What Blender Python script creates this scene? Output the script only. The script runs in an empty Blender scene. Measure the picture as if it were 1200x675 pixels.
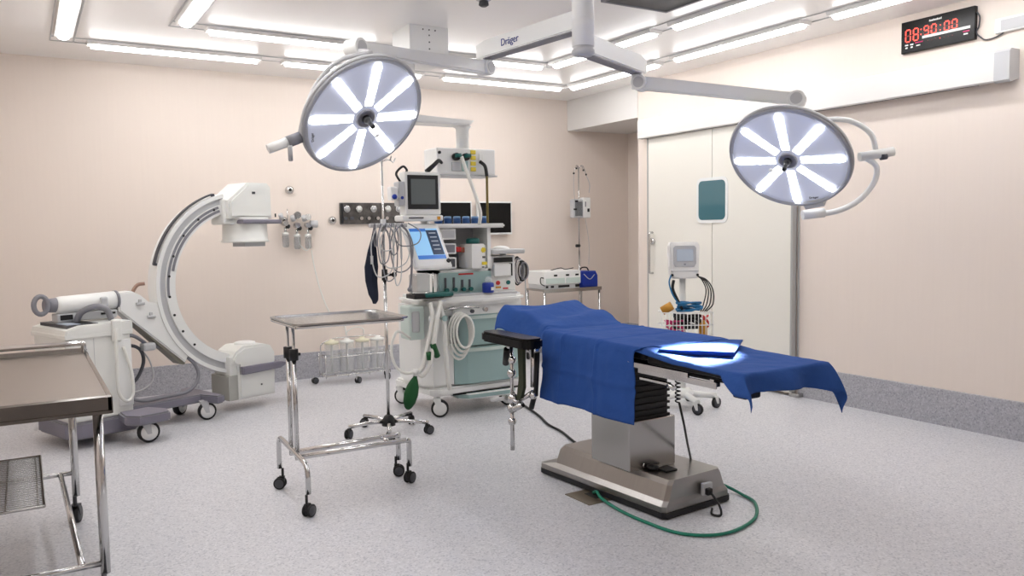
import bpy, bmesh, math, random
from mathutils import Vector, Matrix, noise
PI = math.pi
random.seed(7)
SC = bpy.context.scene
COL = SC.collection
# ------------------------------------------------------------------ camera, world, exposure
cam_d = bpy.data.cameras.new('camera'); cam = bpy.data.objects.new('camera', cam_d); COL.objects.link(cam)
R = Matrix(((0.855, 0.050, -0.516), (-0.518, 0.052, -0.854), (-0.015, 0.997, 0.071)))
def ortho(m):
    z = m.col[2].normalized(); y = m.col[1]; x = y.cross(z).normalized(); y = z.cross(x)
    return Matrix((x, y, z)).transposed()
cam.matrix_world = Matrix.Translation((-5.663, -8.021, 1.464)) @ ortho(R).to_4x4()
cam_d.sensor_width = 36.0; cam_d.lens = 36.0 * 946.7 / 1200.0; cam_d.clip_start = 0.05
SC.camera = cam
world = bpy.data.worlds.new('world'); SC.world = world; world.use_nodes = True
world.node_tree.nodes['Background'].inputs[0].default_value = (0.8, 0.85, 0.9, 1)
world.node_tree.nodes['Background'].inputs[1].default_value = 0.15
SC.view_settings.view_transform = 'Standard'; SC.view_settings.look = 'None'
SC.view_settings.gamma = 1.0; SC.view_settings.use_curve_mapping = False
SC.view_settings.exposure = 0.1
TUBE_POWER = 19.5
SC.cycles.use_denoising = True
SC.cycles.max_bounces = 8

# ------------------------------------------------------------------ materials
def lin(c):
    c = c / 255.0
    return c / 12.92 if c <= 0.04045 else ((c + 0.055) / 1.055) ** 2.4
MATS = {}
def mat(name, rgb, rough=0.5, metal=0.0, spec=0.5, emit=None, estr=0.0, alpha=1.0, trans=0.0,
        var=0.0, vscale=8.0, bump=0.0, bscale=60.0, stretch=None, coat=0.0, ior=1.45):
    m = bpy.data.materials.new(name); m.use_nodes = True
    nt = m.node_tree; b = nt.nodes['Principled BSDF']
    col = (lin(rgb[0]), lin(rgb[1]), lin(rgb[2]), 1)
    b.inputs['Base Color'].default_value = col
    b.inputs['Roughness'].default_value = rough
    b.inputs['Metallic'].default_value = metal
    b.inputs['Specular IOR Level'].default_value = spec
    b.inputs['Alpha'].default_value = alpha
    b.inputs['Transmission Weight'].default_value = trans
    b.inputs['Coat Weight'].default_value = coat
    b.inputs['IOR'].default_value = ior
    if emit:
        b.inputs['Emission Color'].default_value = (lin(emit[0]), lin(emit[1]), lin(emit[2]), 1)
        b.inputs['Emission Strength'].default_value = estr
    tc = nt.nodes.new('ShaderNodeTexCoord'); mp = nt.nodes.new('ShaderNodeMapping')
    nt.links.new(tc.outputs['Object'], mp.inputs[0])
    if stretch: mp.inputs['Scale'].default_value = stretch
    n = nt.nodes.new('ShaderNodeTexNoise'); n.inputs['Scale'].default_value = vscale; n.inputs['Detail'].default_value = 3
    nt.links.new(mp.outputs[0], n.inputs[0])
    if var > 0:
        mx = nt.nodes.new('ShaderNodeMix'); mx.data_type = 'RGBA'
        nt.links.new(n.outputs[0], mx.inputs[0])
        mx.inputs[6].default_value = tuple(c * (1 - var) for c in col[:3]) + (1,)
        mx.inputs[7].default_value = tuple(min(1, c * (1 + var)) for c in col[:3]) + (1,)
        nt.links.new(mx.outputs[2], b.inputs['Base Color'])
    if bump > 0:
        n2 = nt.nodes.new('ShaderNodeTexNoise'); n2.inputs['Scale'].default_value = bscale; n2.inputs['Detail'].default_value = 4
        nt.links.new(mp.outputs[0], n2.inputs[0])
        bp = nt.nodes.new('ShaderNodeBump'); bp.inputs['Strength'].default_value = bump; bp.inputs['Distance'].default_value = 0.01
        nt.links.new(n2.outputs[0], bp.inputs['Height']); nt.links.new(bp.outputs[0], b.inputs['Normal'])
    MATS[name] = m
    return m
def speckle(name, base, dark, light, scale, rough):
    m = bpy.data.materials.new(name); m.use_nodes = True; nt = m.node_tree; b = nt.nodes['Principled BSDF']
    tc = nt.nodes.new('ShaderNodeTexCoord')
    def vor(sc, lo, hi):
        v = nt.nodes.new('ShaderNodeTexVoronoi'); v.inputs['Scale'].default_value = sc
        nt.links.new(tc.outputs['Object'], v.inputs['Vector'])
        sp = nt.nodes.new('ShaderNodeSeparateColor'); nt.links.new(v.outputs['Color'], sp.inputs[0])
        r = nt.nodes.new('ShaderNodeMapRange'); r.inputs[1].default_value = lo; r.inputs[2].default_value = hi
        nt.links.new(sp.outputs[0], r.inputs[0]); return r
    f1 = vor(scale, 0.72, 0.9); f2 = vor(scale * 0.83, 0.7, 0.9)
    def L(c): return (lin(c[0]), lin(c[1]), lin(c[2]), 1)
    m1 = nt.nodes.new('ShaderNodeMix'); m1.data_type = 'RGBA'; m1.inputs[6].default_value = L(base); m1.inputs[7].default_value = L(dark)
    nt.links.new(f1.outputs[0], m1.inputs[0])
    m2 = nt.nodes.new('ShaderNodeMix'); m2.data_type = 'RGBA'; m2.inputs[7].default_value = L(light)
    nt.links.new(m1.outputs[2], m2.inputs[6]); nt.links.new(f2.outputs[0], m2.inputs[0])
    nt.links.new(m2.outputs[2], b.inputs['Base Color'])
    b.inputs['Roughness'].default_value = rough
    MATS[name] = m
    return m
FLOOR = speckle('floor_vinyl', (203, 203, 207), (176, 177, 184), (215, 215, 219), 130, 0.40)
BASEB = speckle('baseboard_vinyl', (170, 170, 176), (145, 145, 153), (184, 184, 190), 120, 0.42)
WALL = mat('wall_beige', (231, 219, 209), 0.5, var=0.02, vscale=3, stretch=(14, 14, 0.6))
WHITE_WALL = mat('white_panel', (222, 220, 217), 0.45)
CEIL = mat('ceiling_white', (246, 244, 242), 0.30, spec=0.5, var=0.012, vscale=2)
CREAM = mat('door_cream', (232, 229, 220), 0.45)
TRIMG = mat('trim_grey', (172, 172, 170), 0.4)
DARK = mat('dark_gap', (50, 48, 46), 0.6)
WHITE = mat('white_plastic', (232, 233, 231), 0.38)
OFFW = mat('offwhite_enamel', (228, 229, 225), 0.35)
LGREY = mat('light_grey_plastic', (190, 191, 193), 0.4)
GREY = mat('mid_grey_plastic', (128, 128, 135), 0.45)
PURPG = mat('mauve_grey_plastic', (124, 121, 134), 0.45)
DGREY = mat('dark_grey_plastic', (72, 73, 78), 0.5)
BLACK = mat('black_rubber', (22, 22, 24), 0.5)
BLACKG = mat('black_glossy', (8, 8, 10), 0.25, spec=0.3)
STEEL = mat('stainless_steel', (178, 177, 175), 0.24, metal=1.0, var=0.05, vscale=3, stretch=(1, 40, 1))
STEELB = mat('brushed_steel', (164, 161, 158), 0.30, metal=1.0, var=0.08, vscale=4, stretch=(30, 1, 1))
CHROME = mat('chrome', (205, 205, 205), 0.12, metal=1.0)
TOPST = mat('table_top_steel', (150, 142, 135), 0.40, metal=0.85, var=0.03, vscale=3)
TEAL = mat('teal_grey', (150, 176, 174), 0.4)
PALET = mat('pale_green_grey', (196, 210, 204), 0.4)
DTEAL = mat('dark_teal', (20, 92, 88), 0.4)
GREEN = mat('green_rubber', (12, 78, 36), 0.5)
GREENC = mat('green_cable', (20, 122, 98), 0.45)
BLUEC = mat('blue_cloth', (50, 84, 150), 0.85, var=0.10, vscale=9, bump=0.9, bscale=11, spec=0.15)
BLUEC2 = mat('blue_drape_cloth', (46, 80, 146), 0.85, var=0.10, vscale=7, bump=0.9, bscale=10, spec=0.15)
BLUE = mat('blue_plastic', (22, 52, 150), 0.35)
NAVY = mat('navy_cloth', (20, 28, 48), 0.8, bump=0.4)
YEL = mat('yellow', (222, 200, 60), 0.45)
RED = mat('red', (196, 50, 50), 0.5)
PINK = mat('magenta_cable', (190, 40, 100), 0.5)
ORANGE = mat('amber_plastic', (196, 140, 50), 0.45)
CBLUE = mat('cyan_cable', (30, 110, 160), 0.4)
HOSEW = mat('white_hose', (226, 226, 220), 0.45)
CLEAR = mat('clear_plastic', (225, 228, 228), 0.08, alpha=0.28, spec=0.8)
SMOKE = mat('smoked_clear_plastic', (150, 155, 160), 0.1, alpha=0.4, spec=0.8)
TUBE = mat('tube_light', (255, 255, 255), 0.5, emit=(253, 252, 252), estr=TUBE_POWER)
FACE = mat('lamp_face', (176, 180, 194), 0.25, emit=(186, 190, 206), estr=0.38)
LED = mat('lamp_led', (255, 255, 255), 0.4, emit=(248, 250, 255), estr=9.0)
RIM = mat('lamp_rim', (158, 160, 166), 0.4)
SCRG = mat('screen_grey', (60, 64, 64), 0.3, emit=(84, 88, 88), estr=0.45)
SCRB = mat('screen_blue', (120, 168, 205), 0.2, emit=(140, 186, 222), estr=0.6)
SCRD = mat('screen_dark', (24, 34, 50), 0.2, emit=(40, 60, 90), estr=0.5)
SCRN = mat('screen_royal', (50, 100, 170), 0.2, emit=(50, 105, 185), estr=0.5)
LCD = mat('lcd_grey', (150, 158, 168), 0.2, emit=(150, 158, 170), estr=0.4)
REDLED = mat('red_led', (220, 60, 50), 0.4, emit=(255, 80, 64), estr=1.6)
REDDIM = mat('red_led_dim', (80, 14, 14), 0.4, emit=(120, 20, 20), estr=0.4)
GLASSW = mat('door_glass', (70, 112, 122), 0.08, spec=0.8)
INKB = mat('ink_blue', (30, 50, 130), 0.5)
TIRE = mat('tyre_black', (26, 26, 28), 0.6)
HUBW = mat('wheel_hub', (232, 232, 230), 0.4)
PLATE = mat('panel_steel', (104, 104, 104), 0.2, metal=0.85, var=0.95, vscale=16)
BROWNP = mat('floor_plate_bronze', (128, 116, 100), 0.4, metal=0.7)

# ------------------------------------------------------------------ mesh helper
def catmull(pts, k=8):
    P = [Vector(p) for p in pts]
    if len(P) < 3: return P
    out = []
    ext = [P[0] * 2 - P[1]] + P + [P[-1] * 2 - P[-2]]
    for i in range(1, len(ext) - 2):
        a, b, c, d = ext[i - 1:i + 3]
        for j in range(k):
            t = j / k
            out.append(0.5 * ((2 * b) + (c - a) * t + (2 * a - 5 * b + 4 * c - d) * t * t + (3 * b - a - 3 * c + d) * t ** 3))
    out.append(P[-1]); return out
def fillet(pts, r=0.05, k=5):
    P = [Vector(p) for p in pts]; out = [P[0]]
    for i in range(1, len(P) - 1):
        a = P[i - 1] - P[i]; b = P[i + 1] - P[i]; rr = min(r, a.length * .49, b.length * .49)
        s = P[i] + a.normalized() * rr; e = P[i] + b.normalized() * rr
        for j in range(k + 1):
            t = j / k; out.append(s * (1 - t) ** 2 + P[i] * 2 * t * (1 - t) + e * t * t)
    out.append(P[-1]); return out
class MB:
    def __init__(s, *mats): s.bm = bmesh.new(); s.mats = list(mats)
    def _mi(s, m):
        if m is None: return 0
        if m not in s.mats: s.mats.append(m)
        return s.mats.index(m)
    def _poly(s, verts, faces, m=None, smooth=False):
        mi = s._mi(m); vs = [s.bm.verts.new(v) for v in verts]; fs = []
        for f in faces:
            try: fc = s.bm.faces.new([vs[i] for i in f])
            except ValueError: continue
            fc.material_index = mi; fc.smooth = smooth; fs.append(fc)
        return vs, fs
    def box(s, x0, x1, y0, y1, z0, z1, m=None, bv=0.0, M=None, seg=2):
        v = [Vector(p) for p in ((x0, y0, z0), (x1, y0, z0), (x1, y1, z0), (x0, y1, z0), (x0, y0, z1), (x1, y0, z1), (x1, y1, z1), (x0, y1, z1))]
        if M is not None: v = [M @ p for p in v]
        f = [(0, 3, 2, 1), (4, 5, 6, 7), (0, 1, 5, 4), (1, 2, 6, 5), (2, 3, 7, 6), (3, 0, 4, 7)]
        vs, fs = s._poly(v, f, m)
        if bv > 0:
            ed = list({e for fc in fs for e in fc.edges})
            r = bmesh.ops.bevel(s.bm, geom=ed, offset=bv, segments=seg, affect='EDGES', profile=0.5)
            for fc in r['faces']: fc.material_index = s._mi(m); fc.smooth = False
        return s
    def prism(s, pts, axis, a, b, m=None, bv=0.0, smooth=False, M=None):
        """pts: 2D outline; axis 'x': pts=(y,z); 'y': pts=(x,z); 'z': pts=(x,y)"""
        def T(p, c):
            q = Vector({'x': (c, p[0], p[1]), 'y': (p[0], c, p[1]), 'z': (p[0], p[1], c)}[axis]); return M @ q if M is not None else q
        n = len(pts); v = [T(p, a) for p in pts] + [T(p, b) for p in pts]
        f = [tuple(range(n))[::-1], tuple(range(n, 2 * n))]
        vs, fs = s._poly(v, f, m)
        mi = s._mi(m)
        for i in range(n):
            fc = s.bm.faces.new((vs[i], vs[(i + 1) % n], vs[n + (i + 1) % n], vs[n + i])); fc.material_index = mi; fc.smooth = smooth; fs.append(fc)
        bmesh.ops.recalc_face_normals(s.bm, faces=fs)
        if bv > 0:
            ed = list({e for fc in fs[:2] for e in fc.edges})
            bmesh.ops.bevel(s.bm, geom=ed, offset=bv, segments=2, affect='EDGES')
        return s
    def tube(s, pts, r, m=None, n=10, curve=False, fil=0, cap=True, k=8):
        if curve: pts = catmull(pts, k)
        elif fil: pts = fillet(pts, fil)
        P = [Vector(p) for p in pts]; N = len(P)
        rs = r if isinstance(r, (list, tuple)) else [r] * N
        if len(rs) != N:
            rs = [rs[0] + (rs[-1] - rs[0]) * i / (N - 1) for i in range(N)]
        t0 = (P[1] - P[0]).normalized(); u = t0.orthogonal().normalized(); verts = []
        for i in range(N):
            t = (P[min(i + 1, N - 1)] - P[max(i - 1, 0)])
            t = t.normalized() if t.length > 1e-9 else t0
            u = (u - t * u.dot(t)); u = u.normalized() if u.length > 1e-6 else t.orthogonal().normalized(); w = t.cross(u)
            for j in range(n):
                a = 2 * PI * j / n; verts.append(P[i] + (u * math.cos(a) + w * math.sin(a)) * rs[i])
        f = [(i * n + j, i * n + (j + 1) % n, (i + 1) * n + (j + 1) % n, (i + 1) * n + j) for i in range(N - 1) for j in range(n)]
        vs, fs = s._poly(verts, f, m, True)
        if cap:
            mi = s._mi(m)
            a = s.bm.faces.new(vs[:n][::-1]); b = s.bm.faces.new(vs[-n:]); a.material_index = b.material_index = mi
        return s
    def cyl(s, p, q, r, m=None, n=20, r2=None): return s.tube([p, q], [r, r if r2 is None else r2], m, n)
    def lathe(s, prof, c, m=None, n=24, ax=(0, 0, 1), smooth=True):
        """prof: (radius, height) along ax from c"""
        A = Vector(ax).normalized(); U = A.orthogonal().normalized(); W = A.cross(U); C = Vector(c); v = []
        for (r, h) in prof:
            for j in range(n):
                a = 2 * PI * j / n; v.append(C + A * h + (U * math.cos(a) + W * math.sin(a)) * max(r, 1e-4))
        f = [(i * n + j, i * n + (j + 1) % n, (i + 1) * n + (j + 1) % n, (i + 1) * n + j) for i in range(len(prof) - 1) for j in range(n)]
        vs, fs = s._poly(v, f, m, smooth)
        mi = s._mi(m)
        for ring, rv in ((vs[:n], True), (vs[-n:], False)):
            fc = s.bm.faces.new(ring[::-1] if rv else ring); fc.material_index = mi
        return s
    def sph(s, c, r, m=None, sc=(1, 1, 1), n=14):
        prof = [(math.sin(PI * i / 8), -math.cos(PI * i / 8)) for i in range(9)]; C = Vector(c); v = []
        for (pr, ph) in prof:
            for j in range(n):
                a = 2 * PI * j / n; v.append(C + Vector((max(pr, 1e-3) * math.cos(a) * r * sc[0], max(pr, 1e-3) * math.sin(a) * r * sc[1], ph * r * sc[2])))
        f = [(i * n + j, i * n + (j + 1) % n, (i + 1) * n + (j + 1) % n, (i + 1) * n + j) for i in range(8) for j in range(n)]
        s._poly(v, f, m, True); return s
    def grid(s, fn, nu, nv, m=None, smooth=True):
        v = [fn(i / nu, j / nv) for i in range(nu + 1) for j in range(nv + 1)]
        f = [(i * (nv + 1) + j, (i + 1) * (nv + 1) + j, (i + 1) * (nv + 1) + j + 1, i * (nv + 1) + j + 1) for i in range(nu) for j in range(nv)]
        s._poly(v, f, m, smooth); return s
    def build(s, name, parent=None, mat0=None):
        me = bpy.data.meshes.new(name); s.bm.to_mesh(me); s.bm.free()
        for m in s.mats: me.materials.append(m)
        o = bpy.data.objects.new(name, me); COL.objects.link(o)
        if parent is not None: o.parent = parent
        return o
def tag(o, label=None, cat=None, group=None, kind=None):
    for k, v in (('label', label), ('category', cat), ('group', group), ('kind', kind)):
        if v: o[k] = v
    return o
def thing(name, label, cat, loc=(0, 0, 0), rz=0.0, group=None):
    o = bpy.data.objects.new(name, None); COL.objects.link(o); o.empty_display_size = 0.1
    o.location = loc; o.rotation_euler = (0, 0, rz); return tag(o, label, cat, group)
def dup(root, loc, rz=None, label=None, name=None):
    def cp(o, par):
        c = o.copy(); COL.objects.link(c)
        if par is not None: c.parent = par
        for ch in o.children: cp(ch, c)
        return c
    r = cp(root, None); r.location = loc
    if rz is not None: r.rotation_euler = (0, 0, rz)
    if label: r['label'] = label
    return r
def text_mb(txt, size, m, M, name, parent, extr=0.001):
    cu = bpy.data.curves.new(name, 'FONT'); cu.body = txt; cu.size = size; cu.extrude = extr; cu.align_x = 'CENTER'; cu.align_y = 'CENTER'
    t = bpy.data.objects.new(name + '_tmp', cu); COL.objects.link(t)
    bpy.context.view_layer.update()
    me = bpy.data.meshes.new_from_object(t.evaluated_get(bpy.context.evaluated_depsgraph_get()))
    bpy.data.objects.remove(t); me.transform(M); me.materials.clear(); me.materials.append(m)
    o = bpy.data.objects.new(name, me); COL.objects.link(o)
    if parent is not None: o.parent = parent
    return o
def basis(x, y, z, o): return Matrix((Vector(x).to_4d() * 1, Vector(y).to_4d(), Vector(z).to_4d(), Vector(o).to_4d())).transposed()
def frame(x, y, z, o):
    m = Matrix.Identity(4)
    for i, c in enumerate((x, y, z, o)):
        for j in range(3): m[j][i] = c[j]
    return m
def caster(parent, x, y, r=0.05, w=0.028, top=None, ang=0.0, hub=None, fork=None, twin=False):
    """swivel caster on the floor: fork part with wheel sub-part"""
    top = top or r * 2.5; hub = hub or TIRE; fork = fork or CHROME
    ca, sa = math.cos(ang), math.sin(ang); ax = Vector((-sa, ca, 0)); fw = Vector((ca, sa, 0))
    c = Vector((x, y, r)) ; st = Vector((x, y, 0)) - fw * r * 0.5
    f = MB(fork)
    f.cyl(st + Vector((0, 0, r * 2.05)), st + Vector((0, 0, top)), r * 0.22, n=10)
    T = frame(fw, ax, (0, 0, 1), c)
    if twin:
        f.prism([(-r * .75, r * .2), (r * .3, r * .75), (r * .1, r * 1.18), (-r * .8, r * 1.18)], 'y', -w * .45, w * .45, M=T)
    else:
        for sgn in (-1, 1):
            f.prism([(-r * .2, -r * .15), (r * .2, -r * .15), (r * .1, r * 1.18), (-r * .8, r * 1.18)], 'y', sgn * (w * .5 + .003), sgn * (w * .5 + .007), M=T)
        f.box(-r * .8, r * .1, -w * .5 - .007, w * .5 + .007, r * 1.1, r * 1.22, M=T)
    fo = f.build('caster', parent)
    wl = MB(TIRE, hub)
    offs = ((-w * .75, w * .5), (w * .75, w * .5)) if twin else ((0, w),)
    for o_, ww in offs:
        c2 = c + ax * o_
        wl.lathe([(r * .72, -ww / 2), (r * .94, -ww / 2), (r, -ww * .3), (r, ww * .3), (r * .94, ww / 2), (r * .72, ww / 2)], c2, TIRE, 24, ax)
        wl.lathe([(r * .2, -ww * .60), (r * .76, -ww * .56), (r * .80, -ww * .3), (r * .80, ww * .3), (r * .76, ww * .56), (r * .2, ww * .60)], c2, hub, 24, ax)
    wl.build('wheel', fo)
    return fo

# ------------------------------------------------------------------ room shell
XL, YB, H = -6.2, -9.2, 3.0
def struct(name, mb, label=None):
    return tag(mb.build(name), label, None, None, 'structure')
struct('floor', MB(FLOOR).box(XL - .15, 1.1, YB - .15, .15, -.1, 0))
struct('ceiling', MB(CEIL).box(XL - .15, .15, YB - .15, .15, H, H + .1))
struct('wall_back', MB(WALL).box(XL - .15, 1.07, 0, .15, 0, H))
w = MB(WALL).box(0, .15, YB, -1.29, 0, H)
w.box(-.005, .15, -1.29, 0, 2.64, H, WHITE_WALL)
struct('wall_right', w)
struct('wall_alcove', MB(WALL).box(.92, 1.07, -1.45, 0, 0, 2.7).box(.15, .92, -1.45, -1.3, 0, 2.7))
struct('ceiling_alcove', MB(WHITE_WALL).box(.15, 1.07, -1.45, 0, 2.65, 2.75))
struct('wall_left', MB(WALL).box(XL - .15, XL, YB, 0, 0, H))
struct('wall_front', MB(WALL).box(XL - .15, .15, YB - .15, YB, 0, H))
struct('baseboard_back', MB(BASEB).prism([(0, 0), (-.012, 0), (-.012, .262), (0, .266)], 'x', XL, .92))
struct('baseboard_right', MB(BASEB).prism([(0, 0), (-.012, 0), (-.012, .262), (0, .266)], 'y', YB, -3.40)
       .prism([(0, 0), (-.012, 0), (-.012, .262), (0, .266)], 'y', -1.50, -1.29))
struct('baseboard_alcove', MB(BASEB).box(.908, .92, -1.3, -.012, 0, .266))
# ceiling channels that the lights sit in
tr = MB(LGREY)
for x in (-5.32, -.56):
    for s_ in (-.085, .075): tr.box(x + s_, x + s_ + .01, YB + .2, -.7, H - .006, H - .001)
for y in (-.78,):
    for s_ in (-.085, .075): tr.box(-5.4, -.48, y + s_, y + s_ + .01, H - .0065, H - .0015)
for x in (-4.585, -1.38):
    for s_ in (-.085, .075): tr.box(x + s_, x + s_ + .01, -6.7, -1.57, H - .006, H - .001)
for s_ in (-.085, .075): tr.box(-4.66, -1.3, -1.65 + s_, -1.64 + s_, H - .0065, H - .0015)
struct('trim_1', tr)

# lights --------------------------------------------------------------
def ceiling_light(x, y, L, along_y, label):
    r = thing('ceiling_light', label, 'ceiling light', (x, y, H), 0 if not along_y else PI / 2, 'tube lights set around the ceiling')
    MB(WHITE_WALL).prism([(-.07, 0), (-.06, -.03), (.06, -.03), (.07, 0)], 'x', -L / 2 - .03, L / 2 + .03).build('housing', r)
    MB(TUBE).prism([(.042 * math.cos(a), -.03 - .026 * math.sin(a)) for a in [PI * i / 8 for i in range(9)]], 'x', -L / 2, L / 2, smooth=True).build('light_tube', r)
for i, (x0, x1, l) in enumerate([(-5.12, -3.84, 'tube light along the back wall, leftmost of its row'), (-3.59, -2.30, 'tube light along the back wall, second of its row behind the left lamp head'), (-2.02, -.66, 'tube light along the back wall, rightmost of its row near the corner')]):
    ceiling_light((x0 + x1) / 2, -.78, x1 - x0, False, l)
for x0, x1, l in [(-4.39, -3.10, 'inner tube light facing the back wall, left one above the left lamp head'), (-2.75, -1.47, 'inner tube light facing the back wall, right one behind the lamp arm')]:
    ceiling_light((x0 + x1) / 2, -1.65, x1 - x0, False, l)
def col_lights(x, segs, labs):
    for (a, b), l in zip(segs, labs): ceiling_light(x, (a + b) / 2, a - b, True, l)
col_lights(-.56, [(-.9, -2.22), (-2.5, -3.86), (-4.15, -5.5), (-5.8, -7.1)], ['tube light along the right wall, farthest one by the corner', 'tube light along the right wall, second from the corner above the door', 'tube light along the right wall, third from the corner near the red clock', 'tube light along the right wall, nearest the camera'])
col_lights(-1.38, [(-1.78, -3.12), (-3.38, -4.7), (-4.95, -6.25)], ['tube light of the inner right row, farthest one behind the lamp mast', 'tube light of the inner right row, right of the lamp mast', 'tube light of the inner right row, nearest the camera'])
col_lights(-5.32, [(-1.0, -2.3), (-2.6, -3.9), (-4.2, -5.5), (-5.8, -7.1)], ['tube light along the left wall, the one at the top left corner of the photo', 'tube light along the left wall, second from the back', 'tube light along the left wall, third from the back', 'tube light along the left wall, fourth from the back'])
col_lights(-4.585, [(-1.8, -3.1), (-3.38, -4.7), (-4.95, -6.25)], ['tube light of the inner left row, farthest one at the top edge of the photo', 'tube light of the inner left row, second from the back', 'tube light of the inner left row, third from the back'])
# grey air grille, detector
r = thing('ceiling_vent', 'dark grey square air grille in the ceiling at the top edge', 'vent', (-1.98, -3.98, H), 0)
vb = MB(DGREY); vb.box(-.26, .28, -.37, .36, -.012, -.002)
vb.build('grille', r)
vf = MB(GREY)
for a in ((-.28, -.26, -.39, .38), (.28, .30, -.39, .38), (-.26, .28, -.39, -.37), (-.26, .28, .36, .38)): vf.box(a[0], a[1], a[2], a[3], -.018, -.001)
vf.build('frame', r)
r = thing('smoke_detector', 'small dark round detector on the ceiling at the top edge', 'smoke detector', (-2.97, -3.26, H))
MB(LGREY).lathe([(.05, 0), (.05, -.012), (.035, -.02)], (0, 0, 0)).build('detector_base', r)
MB(DGREY).lathe([(.03, -.02), (.034, -.045), (.02, -.055)], (0, 0, 0)).build('sensor', r)

# sliding door on the right wall ---------------------------------------
d = MB(CREAM); d.box(-.065, -.02, -2.434, -1.53, .03, 2.43); d.box(-.065, -.02, -3.36, -2.442, .03, 2.43); d.box(-.055, -.02, -2.45, -2.43, .03, 2.43, LGREY)
door = struct('door_1', d, 'cream sliding door on the right wall')
e = MB(TRIMG); e.box(-.07, -.018, -3.378, -3.36, .03, 2.43); e.box(-.07, -.018, -1.53, -1.515, .03, 2.43); e.build('edge_strip', door)
def rrect(y0, y1, z0, z1, r, k=5):
    o = []
    for cy, cz, a0 in ((y1 - r, z1 - r, 0), (y0 + r, z1 - r, PI / 2), (y0 + r, z0 + r, PI), (y1 - r, z0 + r, 3 * PI / 2)):
        for i in range(k + 1): a = a0 + PI / 2 * i / k; o.append((cy + r * math.cos(a), cz + r * math.sin(a)))
    return o
MB(WHITE).prism(rrect(-2.64, -2.24, 1.505, 1.935, .06), 'x', -.072, -.063).build('window_frame', door)
MB(GLASSW).prism(rrect(-2.612, -2.268, 1.535, 1.905, .045), 'x', -.0745, -.070).build('window_pane', door)
hd = MB(CHROME); hd.tube([(-.07, -1.60, 1.0), (-.115, -1.60, 1.0), (-.115, -1.60, 1.42), (-.07, -1.60, 1.42)], .011, fil=.03)
hd.lathe([(.03, 0), (.035, -.02), (.02, -.03)], (-.065, -1.60, 1.33), ax=(1, 0, 0)); hd.build('door_handle', door)
struct('trim_2', MB(WALL).box(-.012, 0, -1.5, -1.40, .27, 2.41).box(-.012, 0, -3.40, -3.388, .27, 2.4, TRIMG))
g = MB(STEEL).box(-.075, -.01, -3.46, -3.36, 0, .035, bv=.004); tag(g.build('door_floor_guide'), 'steel floor guide at the right bottom corner of the sliding door', 'door guide')
r = thing('door_track_housing', 'long white box over the sliding door along the right wall', 'track housing', (0, -1.42, 2.39))
MB(WHITE_WALL).prism([(-.002, 0.03), (-.10, 0.0), (-.115, .01), (-.115, .185), (-.10, .20), (-.002, .20)], 'y', -3.62, 0).build('housing_panel', r)
MB(LGREY).prism([(-.002, 0.02), (-.10, -.008), (-.121, .006), (-.121, .19), (-.10, .208), (-.002, .208)], 'y', -3.72, -3.62).build('end_cap', r)
MB(DARK).box(-.10, -.07, -3.5, -.02, .0, .012).build('track_slot', r)

# clock ----------------------------------------------------------------
ck = thing('digital_wall_clock', 'black digital wall clock with red digits high on the right wall', 'clock', (0, -4.59, 2.83))
ck.rotation_euler = (0, 0, 0)
MB(BLACKG).box(-.035, 0, -.27, .27, -.113, .113, bv=.004).build('case', ck)
MB(WHITE).box(-.02, -.001, .268, .274, -.115, .115).build('case_edge', ck)
SEG = {'0': 'abcdef', '8': 'abcdefg', '9': 'abcdfg'}
def digit(mb, ch, cy, cz, wd, hh, th, allm=None):
    P = {'a': (0, hh / 2, 'h'), 'g': (0, 0, 'h'), 'd': (0, -hh / 2, 'h'), 'f': (-wd / 2, hh / 4, 'v'), 'e': (-wd / 2, -hh / 4, 'v'), 'b': (wd / 2, hh / 4, 'v'), 'c': (wd / 2, -hh / 4, 'v')}
    for k_, (a, b, o_) in P.items():
        m = REDLED if k_ in SEG[ch] else REDDIM
        y = cy - a; z = cz + b
        if o_ == 'h': mb.box(-.0375, -.0355, y - wd / 2 + th * .6, y + wd / 2 - th * .6, z - th / 2, z + th / 2, m)
        else: mb.box(-.0375, -.0355, y - th / 2, y + th / 2, z - hh / 4 + th * .6, z + hh / 4 - th * .6, m)
for ch, cy in zip('089000', (.215, .155, .075, .02, -.075, -.13)):
    dm = MB(REDLED, REDDIM); digit(dm, ch, cy, *((.008, .036, .085, .008) if cy > .1 else (.02, .034, .062, .008))); dm.build('red_digit', ck)
dm = MB(REDLED, REDDIM)
for cy in (.115, -.028):
    for cz in (.0, .035): dm.box(-.0375, -.0355, cy - .004, cy + .004, cz - .004, cz + .004)
dm.build('colon_dots', ck)
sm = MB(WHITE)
sm.box(-.0375, -.0355, -.24, .105, -.032, -.014)  # white bar is a ceiling tube's reflection on the glass, modelled as solid colour
for y in (.225, .185): sm.box(-.0375, -.0355, y - .012, y + .012, -.062, -.053); sm.box(-.0375, -.0355, y - .008, y + .008, -.082, -.072)
sm.box(-.0375, -.0355, .12, .15, -.077, -.069); sm.box(-.0375, -.0355, .10, .16, -.056, -.048, PINK)
sm.box(-.0375, -.0355, -.225, -.195, -.07, -.06); sm.box(-.0375, -.0355, -.235, -.19, -.052, -.044, PINK)
for i in range(7): sm.box(-.0375, -.0355, .06 - i * .03, .066 - i * .03, -.058, -.053, REDDIM if i != 3 else REDLED)
sm.build('print_and_reflection', ck)
sm = MB(WHITE)
for i in range(10): sm.box(-.0375, -.0355, .055 - i * .0095 - .0065, .055 - i * .0095, .076, .076 + (.011 if i % 3 else .014))
sm.build('brand_lettering', ck)
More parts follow.
